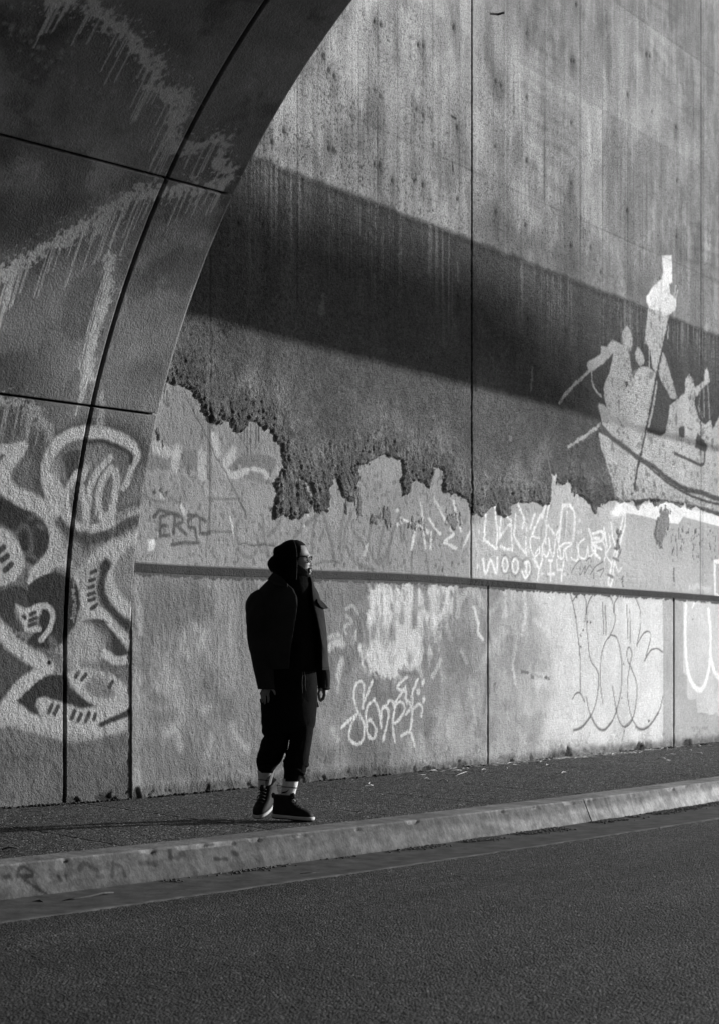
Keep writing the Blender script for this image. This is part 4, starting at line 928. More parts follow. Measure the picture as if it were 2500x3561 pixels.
def slat(u, z, H, full=0, sgn=1, wd=.045, fw=1.0):
    """one pointed slat, front and back face"""
    for dd in (4.21, 4.222):
        k = len(Vx)
        lv = [(0, 1.02*fw)]+[(full+h*H, w*fw) for h, w in LV]
        for h, w in lv:
            a, b = pw(u-w*wd/2, dd), pw(u+w*wd/2, dd); Vx.extend([(a[0], a[1], z+sgn*h), (b[0], b[1], z+sgn*h)])
        for i in range(len(lv)-1): Fc.append((k+2*i, k+2*i+1, k+2*i+3, k+2*i+2))
for i in range(int((G1-G0-.05)/.045)):       # slat width and taper shaped to grade the shadow band
    u = G0+.03+i*.045; slat(u, zb+.004, 1.45, .05, 1, .045, max(.03, 1-float(sstep(4.2, 9.3, u-SH))))
for i in range(int((G0-GL)/.06)):            # taller slats added to darken the tunnel vault
    u = GL+.03+i*.06; slat(u, zb+.75, 1.25, 0, -1, .06); slat(u, zb+.749, .4, 3.4, 1, .06)
tag(mesh('slats', Vx, Fc, M_steel, shade_scr, smooth=False), kind='stuff')

# ------------------------------------------------------------------ GROUND
def ln(z, pts): return np.array([ray_ground(x, y, z) for x, y in pts])
K1 = ln(SW, [(0,2993),(438,2945),(973,2885),(1250,2857),(1948,2774),(2500,2701)])
K2 = ln(SW, [(0,3007),(438,2966),(973,2908),(1250,2875),(1948,2789),(2500,2716)])
K3 = ln(0, [(0,3133),(388,3092),(900,3038),(1250,2985),(1622,2922),(2018,2863),(2500,2795)])
K4 = ln(0, [(0,3210),(465,3156),(900,3095),(1250,3037),(1700,2970),(2266,2884),(2500,2851)])
def ext(P, a=9, b=45):
    d0 = P[0]-P[1]; d1 = P[-1]-P[-2]
    return np.vstack([P[0]+d0/np.linalg.norm(d0)*a, P, P[-1]+d1/np.linalg.norm(d1)*b])
def smooth_line(P, n):
    # parameter: distance along a common direction, smooth fit in view, straight beyond
    c = np.array([.62, .785]); t = P@c; q = P@np.array([c[1], -c[0]])
    co = np.polyfit(t, q, 2); return c, co, t.min(), t.max()
def kline(P):
    c, co, t0, t1 = smooth_line(P, 0)
    def f(t):
        t = np.asarray(t, float); tc = np.clip(t, t0, t1); q = np.polyval(co, tc); dq = np.polyval(np.polyder(co), tc)
        q = q+dq*(t-tc); nrm = np.array([c[1], -c[0]]); return t[..., None]*c+q[..., None]*nrm
    return f
f1, f2_, f3, f4 = kline(K1), kline(K2), kline(K3), kline(K4)
tt = np.concatenate([np.arange(-16, 4, 1.0), np.arange(4, 20, .02), np.arange(20, 60, 2.)])

# terrain sheet
g = mesh('ground', [(-400, -400, -.06), (400, -400, -.06), (400, 400, -.06), (-400, 400, -.06)], [(0, 1, 2, 3)], M_ground); tag(g, kind='structure')
# road: fine relief near the camera
def sheet(name, A, B, za, zb_, t, nacross, mat, relief=0, kind='structure', attrs=None, edge_noise=0):
    a = A(t); b = B(t); w = np.linspace(0, 1, nacross)[None, :, None]
    P = a[:, None, :]*(1-w)+b[:, None, :]*w
    z = za*(1-w[..., 0])+zb_*w[..., 0]+np.zeros(P.shape[:2])
    if relief: z = z+relief*(fbm(P[..., 0], P[..., 1], 30, 3, 7)-.5)+relief*1.2*(fbm(P[..., 0], P[..., 1], 3, 3, 8)-.5)
    Vx = np.concatenate([P, z[..., None]], -1).reshape(-1, 3)
    o = fast_mesh(name, Vx, grid_quads(*P.shape[:2])[:, ::-1], mat, None, attrs)
    if kind: o['kind'] = kind
    return o
c_ = np.array([.62, .785]); n_ = np.array([.785, -.62])
def f_road(t):
    a = f4(t); return a+n_*9.0
cam_t = 0
def f4r(t):
    p = f4(t); r = (fbm(t, t*0, 18, 3, 5)-.5)*.028+(fbm(t, t*0, 2, 3, 6)-.5)*.02
    return p+n_*r[:, None]
tr = np.concatenate([np.arange(-24, 2.5, .5), np.arange(2.5, 19, .012), np.arange(19, 60, 1.)])
wid = lambda: None
a = f4r(tr); w = np.concatenate([np.linspace(0, .6, 50), np.linspace(.62, 6.2, 260), np.linspace(6.5, 9.5, 6)])
Pr = a[:, None, :]+n_[None, None, :]*w[None, :, None]
zr = -.001+.007*sstep(13.5, 9.5, Pr@c_)+.0075*(fbm(Pr[..., 0], Pr[..., 1], 42, 3, 7)-.5)+.004*(fbm(Pr[..., 0], Pr[..., 1], 2.2, 3, 8)-.5)
o = fast_mesh('road', np.concatenate([Pr, zr[..., None]], -1).reshape(-1, 3), grid_quads(*Pr.shape[:2])[:, ::-1], M_road); tag(o, kind='structure')
# gutter pan
gt = empty('gutter', tuple(f4(np.array([8.]))[0])+(0,)); tag(gt, kind='structure')
M_gut = simple('gutter_concrete', .085, .95, .4, 7, .4, .006, .1)
tj = float(ray_ground(2273, 2882, 0)@c_)
for t0_, t1_ in ((-16, tj-.004), (tj+.004, 45)):
    tq = np.concatenate([np.arange(t0_, min(t1_, 20), .03), [t1_]]) if t0_ < 3 else np.arange(t0_, t1_, .1)
    A = f3(tq)-n_*.03; B = f4r(tq)+n_*.002; w = np.concatenate([np.linspace(0, 1, 14), [1.0, 1.0]])[None, :, None]; P = A[:, None]*(1-w)+B[:, None]*w
    z = .012-.012*w[..., 0]*(1-w[..., 0])*2+.003*(fbm(P[..., 0], P[..., 1], 12, 3, 3)-.5); P[:, -2:] += n_*.004; z[:, -2] -= .004+.010*sstep(16.5, 11, tq)*0; z[:, -1] -= .04
    o = fast_mesh('gutter_pan', np.concatenate([P, z[..., None]], -1).reshape(-1, 3), grid_quads(*P.shape[:2])[:, ::-1], M_gut, gt)
# kerb stones
kb = empty('kerb', tuple(f2_(np.array([8.]))[0])+(0,)); tag(kb, kind='structure')
tk = float(ray_ground(2010, 2820, .085)@c_)
def kerb_seg(t0_, t1_):
    fine = np.arange(max(t0_, 3.5), min(t1_, 19), .012)
    tq = np.unique(np.concatenate([[t0_], fine, [t1_]]))
    a, b, c = f1(tq), f2_(tq), f3(tq)
    wdt = np.linspace(0, 1, 10); prof = []
    for w in wdt: prof.append((a*(1-w)+b*w, np.full(len(tq), SW+.006-.004*w)))
    for w in np.linspace(.06, 1, 26):
        rd = .012*np.exp(-w/.05)
        prof.append((b*(1-w)+c*w, np.full(len(tq), (SW+.002)*(1-w)-.012*w-0*rd)))
    P = np.stack([q[0] for q in prof], 1); z = np.stack([q[1] for q in prof], 1)
    m = P.shape[1]; wn = np.arange(m)
    T = np.repeat(tq[:, None], m, 1)
    nz = fbm(T, z, 16, 4, 40)-.5; chip = sstep(.58, .66, fbm(T, z*3, 7, 3, 41))*np.exp(-((wn[None, :]-10.5)/1.6)**2)
    off = (.010*nz*(wn[None, :] > 8)-.014*chip); foot_ = np.exp(-(z+.01)/.02)*(wn[None, :] > 20); off = off+.006*foot_*(vnoise(T*40, z*0, 2)-.3)
    P = P+n_[None, None, :]*off[..., None]; z = z-.008*chip+.002*(fbm(T, P[..., 1], 20, 2, 9)-.5)
    # paint value: greyer at the left, pale and water-stained at the right, darker top band of the face
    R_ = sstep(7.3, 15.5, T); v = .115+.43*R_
    face = wn[None, :] > 9
    zb_ = z/SW
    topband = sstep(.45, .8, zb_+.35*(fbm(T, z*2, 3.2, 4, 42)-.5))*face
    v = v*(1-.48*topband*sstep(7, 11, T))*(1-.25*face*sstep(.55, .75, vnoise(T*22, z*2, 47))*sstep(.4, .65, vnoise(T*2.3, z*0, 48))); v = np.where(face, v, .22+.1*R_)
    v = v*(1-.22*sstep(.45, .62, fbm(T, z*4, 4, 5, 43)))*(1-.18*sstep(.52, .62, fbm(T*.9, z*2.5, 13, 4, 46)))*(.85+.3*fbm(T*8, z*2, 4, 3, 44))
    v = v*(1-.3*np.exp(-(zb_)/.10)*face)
    v = v+.10*chip
    # faint old letters on the left stretch
    def mark(pts, w_, a_):
        nonlocal v
        Pm = []
        for x, y in pts:
            y2 = np.interp(x, [0, 438, 973, 1250], [3007, 2966, 2908, 2875]); y3 = np.interp(x, [0, 388, 900, 1250], [3133, 3092, 3038, 2985])
            zz = SW*(1-(y-y2)/(y3-y2)); Pm.append((ray_ground(x, y, zz)@c_, zz))
        Pm = np.array(Pm); D = np.full(v.shape, 9.)
        for p, q in zip(Pm[:-1], Pm[1:]):
            ab = q-p; L_ = max((ab**2).sum(), 1e-9); s_ = np.clip(((T-p[0])*ab[0]+(z-p[1])*ab[1])/L_, 0, 1)
            D = np.minimum(D, np.hypot(T-p[0]-s_*ab[0], z-p[1]-s_*ab[1]))
        mm = sstep(w_, w_*.4, D+w_*.8*(fbm(T, z, 30, 2, 3)-.5))*face; v = v*(1-min(.85, a_*1.5)*mm)
    if t0_ < 5:
        kq = .7754; y0 = 2660
        sc = lambda L__: [(x*kq, y0+y*kq) for x, y in L__]
        mark(sc([(60,500),(70,465),(100,455),(135,480),(125,500),(75,495),(130,540),(185,575)]), .014, .5); mark(sc([(0,500),(20,495)]), .02, .45)
        mark(sc([(255,500),(262,520)]), .014, .5); mark(sc([(290,495),(292,515)]), .014, .5); mark(sc([(350,470),(380,440),(440,470),(440,500),(470,500)]), .016, .35)
        mark(sc([(510,500),(520,440),(560,460),(575,500)]), .014, .4); mark(sc([(775,385),(785,420)]), .018, .5); mark(sc([(1000,425),(1060,425)]), .014, .45); mark(sc([(1080,400),(1100,405)]), .02, .5); mark(sc([(810,420),(840,400)]), .02, .35); mark(sc([(640,440),(720,450)]), .016, .3)
    Vx = np.concatenate([P, z[..., None]], -1).reshape(-1, 3); Q = grid_quads(len(tq), m)[:, ::-1]
    k = len(Vx); ends = []
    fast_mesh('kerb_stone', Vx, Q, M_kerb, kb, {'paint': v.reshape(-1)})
    # end caps
    idx = np.arange(k).reshape(len(tq), m)
for a_, b_ in ((-16, tk-.007), (tk+.007, 45)): kerb_seg(a_, b_)
box('kerb_core', [f1(np.array([tk-.3]))[0]-n_*.02, f1(np.array([tk+.3]))[0]-n_*.02, f3(np.array([tk+.3]))[0]-n_*.075, f3(np.array([tk-.3]))[0]-n_*.09], -.02, .10, M_joint, kb)
# sidewalk slabs with skewed joints
sw = empty('sidewalk', tuple(f1(np.array([8.]))[0])+(0,)); tag(sw, kind='structure')
jd = np.array([-.60, .80])
def wall_hit(p):
    best = None
    for dvec, nn in ((UW, NW), (UV, NV)):
        # solve p + a*jd on the wall line
        den = jd@nn; a = ((BASE-p)@nn)/den; q = p+a*jd; u = (q-BASE)@dvec
        if (nn is NW and u >= 0) or (nn is NV and u < 0): best = q
    return best if best is not None else p+jd*2.2
t438 = float(K1[1]@c_); step = 1.2
jt = [t438+step*i for i in range(-8, 22)]
def slab(ta, tb):
    na = max(int((tb-ta)/.022), 2); w = np.linspace(0, 1, 100)
    tq = np.linspace(ta+.0012, tb-.0012, na); A = f1(tq)-n_*.004; B = np.array([wall_hit(p)-jd*.0 for p in A])
    P = A[:, None]*(1-w[None, :, None])+B[:, None]*w[None, :, None]
    z = SW+.009*(fbm(P[..., 0], P[..., 1], 45, 3, 11)-.5)+.006*(fbm(P[..., 0], P[..., 1], 1.1, 2, 12)-.5)
    z[[0, -1], :] -= .001
    n, m = P.shape[:2]; Vx = np.concatenate([P, z[..., None]], -1).reshape(-1, 3)
    Q = grid_quads(n, m); idx = np.arange(n*m).reshape(n, m); rim_ = np.concatenate([idx[:, 0], idx[-1, 1:], idx[-2::-1, -1], idx[0, -2:0:-1]])
    back = Vx[rim_].copy(); back[:, 2] -= .04; k = len(rim_); a_ = np.arange(k); nx = (a_+1) % k
    fast_mesh('paving_slab', np.vstack([Vx, back]), np.vstack([Q, np.stack([rim_[a_], n*m+a_, n*m+nx, rim_[nx]], -1)]), M_walk, sw)
for a_, b_ in zip(jt[:-1], jt[1:]):
    if b_ < 2.5 or a_ > 21: continue
    slab(a_, b_)
q0, q1 = f1(np.array([-10.]))[0], f1(np.array([45.]))[0]
box('bed', [q0, q1, q1-n_*1.0+c_*0, pw(30, -.2), pw(0, -.2), BASE-UV*14-NV*.2, q0-n_*3], -.05, SW-.035, M_joint, sw)

# ------------------------------------------------------------------ small litter
M_straw = simple('dry_straw', .55, .8, .2, 50); M_leaf = simple('dead_leaf', .10, .8, .3, 40); M_twig = simple('twig_bark', .05, .8, .3, 50); M_grit = simple('grit', .10, .9, .5, 90); M_moss = simple('dead_moss', .03, .95, .4, 60)
def litter(name, spots, mat, kind='stuff', l=(.02, .09), r=.0018, label=None):
    Vx, Fc = [], []
    for (x, y, z) in spots:
        a = random.uniform(0, pi); L_ = random.uniform(*l); k = len(Vx); bend = random.uniform(-.25, .25)
        pts = [(x-cos(a)*L_/2, y-sin(a)*L_/2), (x+sin(a)*L_*bend, y-cos(a)*L_*bend), (x+cos(a)*L_/2, y+sin(a)*L_/2)]
        for i, p in enumerate(pts):
            rr = r*(1 if i == 1 else .5); px_, py_ = -sin(a)*rr*1.8, cos(a)*rr*1.8; zz = z+.003+(.006 if i == 1 else 0)
            Vx += [(p[0]-px_, p[1]-py_, zz), (p[0], p[1], zz+rr*2), (p[0]+px_, p[1]+py_, zz)]
        for i in (0, 1):
            b = k+i*3; Fc += [(b, b+3, b+4, b+1), (b+1, b+4, b+5, b+2), (b+2, b+5, b+3, b)]
    o = mesh(name, Vx, Fc, mat, None, False); o['kind'] = kind
    return o
sp = []
for _ in range(230):
    x = random.choice([random.gauss(2050, 200), random.uniform(1450, 2500), random.uniform(1700, 2300)]); u = u_of(min(max(x, 500), 2550)); q = pw(u, .03+abs(random.gauss(0, .10))); sp.append((q[0], q[1], SW))
for _ in range(26):
    u = random.uniform(.2, 10); q = pw(u, random.uniform(.05, 1.2)); sp.append((q[0], q[1], SW))
litter('dry_straw_litter', sp, M_straw, l=(.03, .15), r=.0030)
def pebbles(name, spots, mat, smin, smax, kind='stuff', flat=.6):
    ico = [(0,0,1),(.89,0,.45),(.28,.85,.45),(-.72,.53,.45),(-.72,-.53,.45),(.28,-.85,.45),(.72,.53,-.45),(-.28,.85,-.45),(-.89,0,-.45),(-.28,-.85,-.45),(.72,-.53,-.45),(0,0,-1)]
    fi = [(0,1,2),(0,2,3),(0,3,4),(0,4,5),(0,5,1),(1,6,2),(2,7,3),(3,8,4),(4,9,5),(5,10,1),(6,7,2),(7,8,3),(8,9,4),(9,10,5),(10,6,1),(11,7,6),(11,8,7),(11,9,8),(11,10,9),(11,6,10)]
    Vx, Fc = [], []
    for (x, y, z) in spots:
        s = random.uniform(smin, smax)**1.0; k = len(Vx); e = [random.uniform(.6, 1.2) for _ in range(3)]
        Vx += [(x+v[0]*s*e[0]*random.uniform(.8, 1.2), y+v[1]*s*e[1]*random.uniform(.8, 1.2), z+s*flat*.6+v[2]*s*flat*e[2]) for v in ico]; Fc += [(k+a, k+b, k+c) for a, b, c in fi]
    o = mesh(name, Vx, Fc, mat, None, False); o['kind'] = kind; return o
gp = []
for t0_, t1_, n, wd in ((8.3, 9.6, 1200, .05), (9.4, 12.5, 4200, .06), (12.3, 17.5, 4600, .07), (6.6, 7.6, 160, .05), (7.2, 8.3, 120, .03), (16, 19, 400, .06)):
    for _ in range(n):
        t = random.uniform(t0_, t1_); dens = float(fbm(np.array([t]), np.array([0.]), 3.5, 3, 77)[0])
        if random.random() > max(0, (dens-.30)*3): continue
        p = f3(np.array([t]))[0]+n_*(abs(random.gauss(0, wd))+.004); gp.append((p[0], p[1], .010))
pebbles('gutter_grit', gp, M_grit, .0035, .011)
wp = []
for _ in range(1300):
    u = random.uniform(.02, 12) if random.random() < .7 else random.gauss(8, 1.6); dens = float(fbm(np.array([u]), np.array([0.]), 2.2, 3, 78)[0])
    if u < .02 or random.random() > max(0, (dens-.35)*3.2): continue
    q = pw(u, .012+abs(random.gauss(0, .025))); wp.append((q[0], q[1], SW))
for _ in range(260):
    u = random.uniform(-2.4, -.02); q = BASE+u*UV+NV*(.01+abs(random.gauss(0, .018))); wp.append((q[0], q[1], SW))
pebbles('wall_foot_crumbs', wp, M_moss, .005, .020)
ep = []
for _ in range(900):
    t = random.uniform(6.2, 18); p = f1(np.array([t]))[0]-n_*abs(random.gauss(0, .02)); ep.append((p[0], p[1], SW))
pebbles('kerb_edge_grit', ep, M_grit, .002, .005)
def leaf(px, py, z, L_, wdt, ang, mat, name, label, cat='leaf'):
    q = ray_ground(px, py, z); Vx = []; N = 7
    for i in range(N):
        t = i/(N-1); w = wdt*sin(pi*min(max(t, .04), .96))**.7; zc = .004+.012*sin(pi*t)
        cx_, cy_ = (t-.5)*L_*cos(ang), (t-.5)*L_*sin(ang)
        for s_, dz in ((-1, .010), (0, 0), (1, .006)): Vx.append((q[0]+cx_-sin(ang)*w*s_, q[1]+cy_+cos(ang)*w*s_, z+zc+dz*abs(s_)))
    Fc = []
    for i in range(N-1):
        for j in (0, 1): Fc.append((i*3+j, i*3+j+1, (i+1)*3+j+1, (i+1)*3+j))
    o = mesh(name, Vx, Fc, mat); sm = o.modifiers.new('s', 'SOLIDIFY'); sm.thickness = .0015
    tag(o, label, cat); return o
leaf(2415, 2597, SW, .14, .03, .3, M_straw, 'scrap_of_paper', 'crumpled pale scrap of paper at the foot of the wall, far right', 'litter')
leaf(2430, 2624, SW, .09, .012, .6, M_straw, 'dry_leaf', 'pale dry leaf lying on the sidewalk below the paper scrap')
leaf(2298, 2642, SW, .10, .010, .5, M_straw, 'dry_leaf', 'long thin pale leaf on the middle of the sidewalk towards the right')
leaf(1540, 2720, SW, .07, .009, .1, M_straw, 'dry_leaf', 'short pale leaf on the sidewalk right of the man')
leaf(2310, 2612, SW, .06, .012, .1, M_straw, 'dry_leaf', 'small pale leaf close to the wall joint at the right')
leaf(38, 2960, SW, .09, .03, .2, M_leaf, 'dark_leaf', 'dark curled leaf lying on the sidewalk near the left edge')
def stick(pts, rad, mat, label, name='twig', cat='twig', z=0):
    P = [];
    for i, (x, y, dz) in enumerate(pts): q = ray_ground(x, y, z); P.append((q[0], q[1], z+dz))
    o = tube(name, P, rad, mat, None, 6); tag(o, label, cat); return o
stick([(220,3137,.006),(262,3133,.012),(310,3126,.012),(360,3119,.02),(395,3112,.012)], [.003,.006,.008,.007,.004], M_twig, 'thick dark twig lying in the gutter at the left', z=0)
stick([(1045,3042,.006),(1080,3040,.008),(1103,3038,.005)], [.002,.0035,.002], M_twig, 'thin dark twig lying in the gutter below the man', z=0)
stick([(128,3135,.004),(140,3140,.012),(152,3142,.006)], [.003,.005,.003], M_twig, 'short broken twig in the gutter at the far left', z=0)
stick([(1580,2700,.004),(1600,2694,.01),(1622,2685,.006)], [.0015,.003,.0015], M_straw, 'forked pale straw on the sidewalk in front of the wall joint', 'straw', 'straw', SW)
stick([(1443,2698,.004),(1462,2697,.008),(1478,2696,.004)], [.0012,.0025,.0012], M_straw, 'straight pale straw near the dark hole at the wall foot', 'straw', 'straw', SW)
stick([(130,2823,.004),(145,2824,.007),(160,2826,.004)], [.001,.0022,.001], M_straw, 'single pale straw on the sidewalk near the tunnel wall', 'straw', 'straw', SW)
stick([(1955,2612,.01),(2020,2603,.02),(2100,2598,.02),(2165,2592,.01)], [.002,.004,.004,.002], M_straw, 'long pale dry stalk along the foot of the wall', 'straw', 'straw', SW)

# ------------------------------------------------------------------ THE MAN on the sidewalk
PY0 = 11.05
def Wp(px, py, dy=0.0):
    Y = PY0+dy; return Vector(((px-CX)/F*Y, Y, EYE+(HY-py)/F*Y))
def cloth(name, v, rough=.95, scale=400):
    m, t, p = new_mat(name); vec = objvec(t)
    n = noise_n(t, 8, 4, .6, vec); t.links.new(ramp(t, n, .3, .7, v*.8, v*1.2), p.inputs['Base Color'])
    p.inputs['Roughness'].default_value = rough; p.inputs['Specular IOR Level'].default_value = .05
    h = noise_n(t, scale, 2, .6, vec); h2 = noise_n(t, 14, 4, .55, vec, .6)
    hh = math_n(t, 'ADD', math_n(t, 'MULTIPLY', h, .12), h2); bump(t, p, hh, .5, .02); return m
M_jacket = cloth('black_wool', .026); M_hoodie = cloth('black_jersey', .005); M_trouser = cloth('black_sweatpants', .0065)
M_skin = simple('skin', .20, .55, .15, 60, .2, .001, .4); M_hair = cloth('black_hair', .012, .8); M_beard = cloth('dark_beard', .035, .8)
M_sock = cloth('white_ribbed_sock', .62); M_band = cloth('black_sock_stripe', .02)
M_shoe = simple('black_leather', .009, .7, .2, 30, .3, .002, .2); M_sole = simple('white_rubber', .48, .6, .06, 20, .1, .001); M_outsole = simple('black_rubber', .02, .8); M_lace = simple('dark_lace', .05, .9)
M_frame = simple('black_acetate', .008, .25, .1, 10, .0, .001, .6)
m_, t_, p_ = new_mat('tinted_lens'); p_.inputs['Base Color'].default_value = grey(.03); p_.inputs['Roughness'].default_value = .05; p_.inputs['Alpha'].default_value = .75; M_lens = m_

man = empty('person', tuple(Wp(985, 2852))); man.location.z = SW
tag(man, 'man in black hooded jacket, joggers and dark high-top shoes looking right in sunglasses', 'person')

def interp_rings(R, step=.012):
    R = np.asarray(R, float); ys = R[:, 2]; n = max(int((ys[-1]-ys[0])*.00184/step), 4)
    out = []; yy = np.linspace(ys[0], ys[-1], n)
    from_ = catmull(R, 8); o = np.argsort(from_[:, 2])
    return np.stack([np.interp(yy, from_[o, 2], from_[o, c]) for c in range(R.shape[1])], 1)
def loft(name, rings, mat, parent, n=56, arc=None, folds=0, fs=9, seed=0, thick=0, cap=True, pw_=2.2, vfold=.5):
    """rings: left px, right px, row px, depth centre, half depth.  arc(py)->(left px, right px) leaves the front open between them"""
    R = interp_rings(rings); Vx, Fc = [], []
    for r in R:
        xl, xr, y, dc, b = r[:5]; xc = (xl+xr)/2; a = (xr-xl)/2
        if arc is None: ph = np.linspace(0, 2*pi, n, endpoint=False)
        else:
            l, q = arc(y); p0 = math.acos(np.clip((l-xc)/a, -1, 1)); p1 = math.acos(np.clip((q-xc)/a, -1, 1))
            ph = np.linspace(p0, 2*pi+p1, n)
        for f in ph:
            cx_, sx_ = cos(f), sin(f); e = 2/pw_
            x = abs(cx_)**e*(1 if cx_ > 0 else -1); yv = abs(sx_)**e*(1 if sx_ > 0 else -1)
            k = 1+(folds*(float(fbm(np.array([cx_*1.4+y*.004]), np.array([sx_*1.4+y*.00184*fs*vfold]), 2.2, 3, seed))-.5) if folds else 0)
            p = Wp(xc+a*x*k, y, dc-b*yv*k); Vx.append(p)
    m = len(R); N = n
    for i in range(m-1):
        for j in range(N if arc is None else N-1):
            j2 = (j+1) % N; Fc.append((i*N+j, i*N+j2, (i+1)*N+j2, (i+1)*N+j))
    if arc is None and cap: Fc += [list(range(N))[::-1], [(m-1)*N+j for j in range(N)]]
    o = mesh(name, Vx, Fc, mat, parent)
    bm = bmesh.new(); bm.from_mesh(o.data); bmesh.ops.recalc_face_normals(bm, faces=bm.faces); bm.to_mesh(o.data); bm.free()
    if thick:
        sm = o.modifiers.new('thickness', 'SOLIDIFY'); sm.thickness = thick; sm.offset = -1
    return o

# --- body: one continuous skin surface
BV, BF = [], []
def addm(V_, F_):
    k = len(BV); BV.extend(V_); BF.extend([tuple(k+i for i in f) for f in F_])
def capsule(p, q, r0, r1, sq=(1, 1), n=14):
    p, q = Vector(p), Vector(q); t = (q-p).normalized(); a = t.cross(Vector((0, 1, 0)) if abs(t.y) < .9 else Vector((1, 0, 0))).normalized(); b = t.cross(a); Vx, Fc = [], []
    st = [(-cos(k*pi/10)*r0, sin(k*pi/10)*r0, 0) for k in range(1, 6)]+[(cos(k*pi/10)*r1, sin(k*pi/10)*r1, 1) for k in range(5, 0, -1)]
    for d_, r, w in st:
        c = (p if w == 0 else q)+t*d_
        for k in range(n): f = 2*pi*k/n; Vx.append(c+a*cos(f)*r*sq[0]+b*sin(f)*r*sq[1])
    m = len(st)
    for i in range(m-1):
        for k in range(n): Fc.append((i*n+k, i*n+(k+1) % n, (i+1)*n+(k+1) % n, (i+1)*n+k))
    Fc += [tuple(range(n))[::-1], tuple((m-1)*n+k for k in range(n))]
    addm(Vx, Fc)
# head
hy = [1881, 1884, 1888, 1895, 1905, 1915, 1925, 1931, 1937, 1943, 1949, 1956, 1962, 1968, 1973, 1977, 1981, 1984, 1987, 1990, 1995, 2000, 2006, 2012, 2017, 2021]
hf = [1030, 1042, 1050, 1058, 1067, 1072.5, 1076, 1078.5, 1077.5, 1077, 1079, 1080.5, 1081, 1081, 1081, 1083, 1086, 1084, 1086.5, 1085, 1081, 1083, 1082.5, 1078, 1068, 1056]
hb = [1008, 998, 990, 981, 974, 970, 968, 968, 968, 968, 969, 970, 972, 974, 976, 978, 980, 982, 984, 986, 988, 990, 993, 998, 1006, 1020]
hw = [.020, .038, .050, .062, .071, .076, .079, .079, .079, .078, .077, .075, .073, .071, .069, .068, .067, .066, .065, .063, .060, .056, .050, .041, .030, .016]
ny = [1936, 1943, 1950, 1957, 1962, 1966, 1969, 1972, 1976]; nz_ = [0, 1.5, 4.5, 8, 10.5, 10.5, 9, 4, 0]
def head_pt(y, th, off=0.0):
    f_ = np.interp(y, hy, hf); b_ = np.interp(y, hy, hb); w = np.interp(y, hy, hw); xc = 1024.
    c, s_ = cos(th), sin(th); dy = -w*(abs(s_)**.92)*(1 if s_ > 0 else -1)
    fx = abs(c)**(.80 if c > 0 else .95)
    x = xc+(f_-xc)*fx if c > 0 else xc-(xc-b_)*fx
    if c > 0:
        x += float(np.interp(y, ny, nz_))*math.exp(-(dy/(.010+.006*math.exp(-((y-1967)/5)**2)))**2)
        ez = math.exp(-((y-1945)/7)**2)
        x -= 7*ez*math.exp(-((abs(dy)-.031)/.015)**2)
        x += 2.5*math.exp(-((y-1933)/4)**2)*math.exp(-((abs(dy)-.03)/.02)**2)      # brow
        x += 2.2*math.exp(-((y-1961)/8)**2)*math.exp(-((abs(dy)-.045)/.015)**2)     # cheekbone
        x -= 2.0*math.exp(-((y-1984)/1.6)**2)*math.exp(-(dy/.022)**2)               # mouth line
        x -= 2.2*math.exp(-((y-1970)/4)**2)*math.exp(-((abs(dy)-.022)/.006)**2)     # fold beside the nose
        x -= 1.5*(1-math.exp(-(dy/.03)**2))*math.exp(-((y-1984)/6)**2)
    p = Wp(x, y, dy)
    ctr = Wp(xc, y if off == 0 else y+6, 0)
    if off: d_ = (p-ctr); p = p+d_.normalized()*off
    ang = radians(9); c0 = Wp(xc, y, 0); v = p-c0
    return Vector((c0.x+v.x*cos(ang)+v.y*sin(ang), c0.y-v.x*sin(ang)+v.y*cos(ang), p.z))
NT = 72; yy = np.concatenate([np.linspace(1881, 1930, 24), np.arange(1931, 2021, 1.5)]); Vx = [head_pt(1880.3, 0)*.5+head_pt(1880.3, pi)*.5]
for y in yy:
    for k in range(NT): Vx.append(head_pt(y, 2*pi*k/NT))
Fc = [(0, 1+k, 1+(k+1) % NT) for k in range(NT)]
for i in range(len(yy)-1):
    for k in range(NT): Fc.append((1+i*NT+k, 1+(i+1)*NT+k, 1+(i+1)*NT+(k+1) % NT, 1+i*NT+(k+1) % NT))
Fc.append([1+(len(yy)-1)*NT+k for k in range(NT)])
addm(Vx, [tuple(f) for f in Fc])
capsule(Wp(1012, 1990), Wp(1002, 2060), .058, .066)                 # neck
for s_ in (-1, 1):                                                    # ears
    e = head_pt(1950, pi/2*.96*(-s_)); capsule(e+Vector((-.004, 0, .014)), e+Vector((-.008, 0, -.016)), .010, .008, (1, 1.4))
capsule(Wp(1000, 2080), Wp(1010, 2200), .14, .135, (1.15, .8)); capsule(Wp(1010, 2200), Wp(1012, 2380), .125, .145, (1.15, .8))
capsule(Wp(920, 2085, -.02), Wp(906, 2230, -.06), .055, .042); capsule(Wp(906, 2230, -.06), Wp(930, 2376, -.09), .042, .028)
capsule(Wp(1085, 2085, .06), Wp(1110, 2230, .12), .055, .042); capsule(Wp(1110, 2230, .12), Wp(1127, 2376, .12), .042, .028)
capsule(Wp(960, 2400, 0), Wp(950, 2580, .03), .085, .058); capsule(Wp(950, 2580, .03), Wp(921, 2740, .18), .055, .036)
capsule(Wp(1055, 2400, 0), Wp(1040, 2590, 0), .085, .058); capsule(Wp(1040, 2590, 0), Wp(1003, 2780, .06), .055, .036)
def finger(pts, r):
    for i in range(len(pts)-1): capsule(pts[i], pts[i+1], r*(1-.10*i), r*(1-.10*(i+1)), n=10)
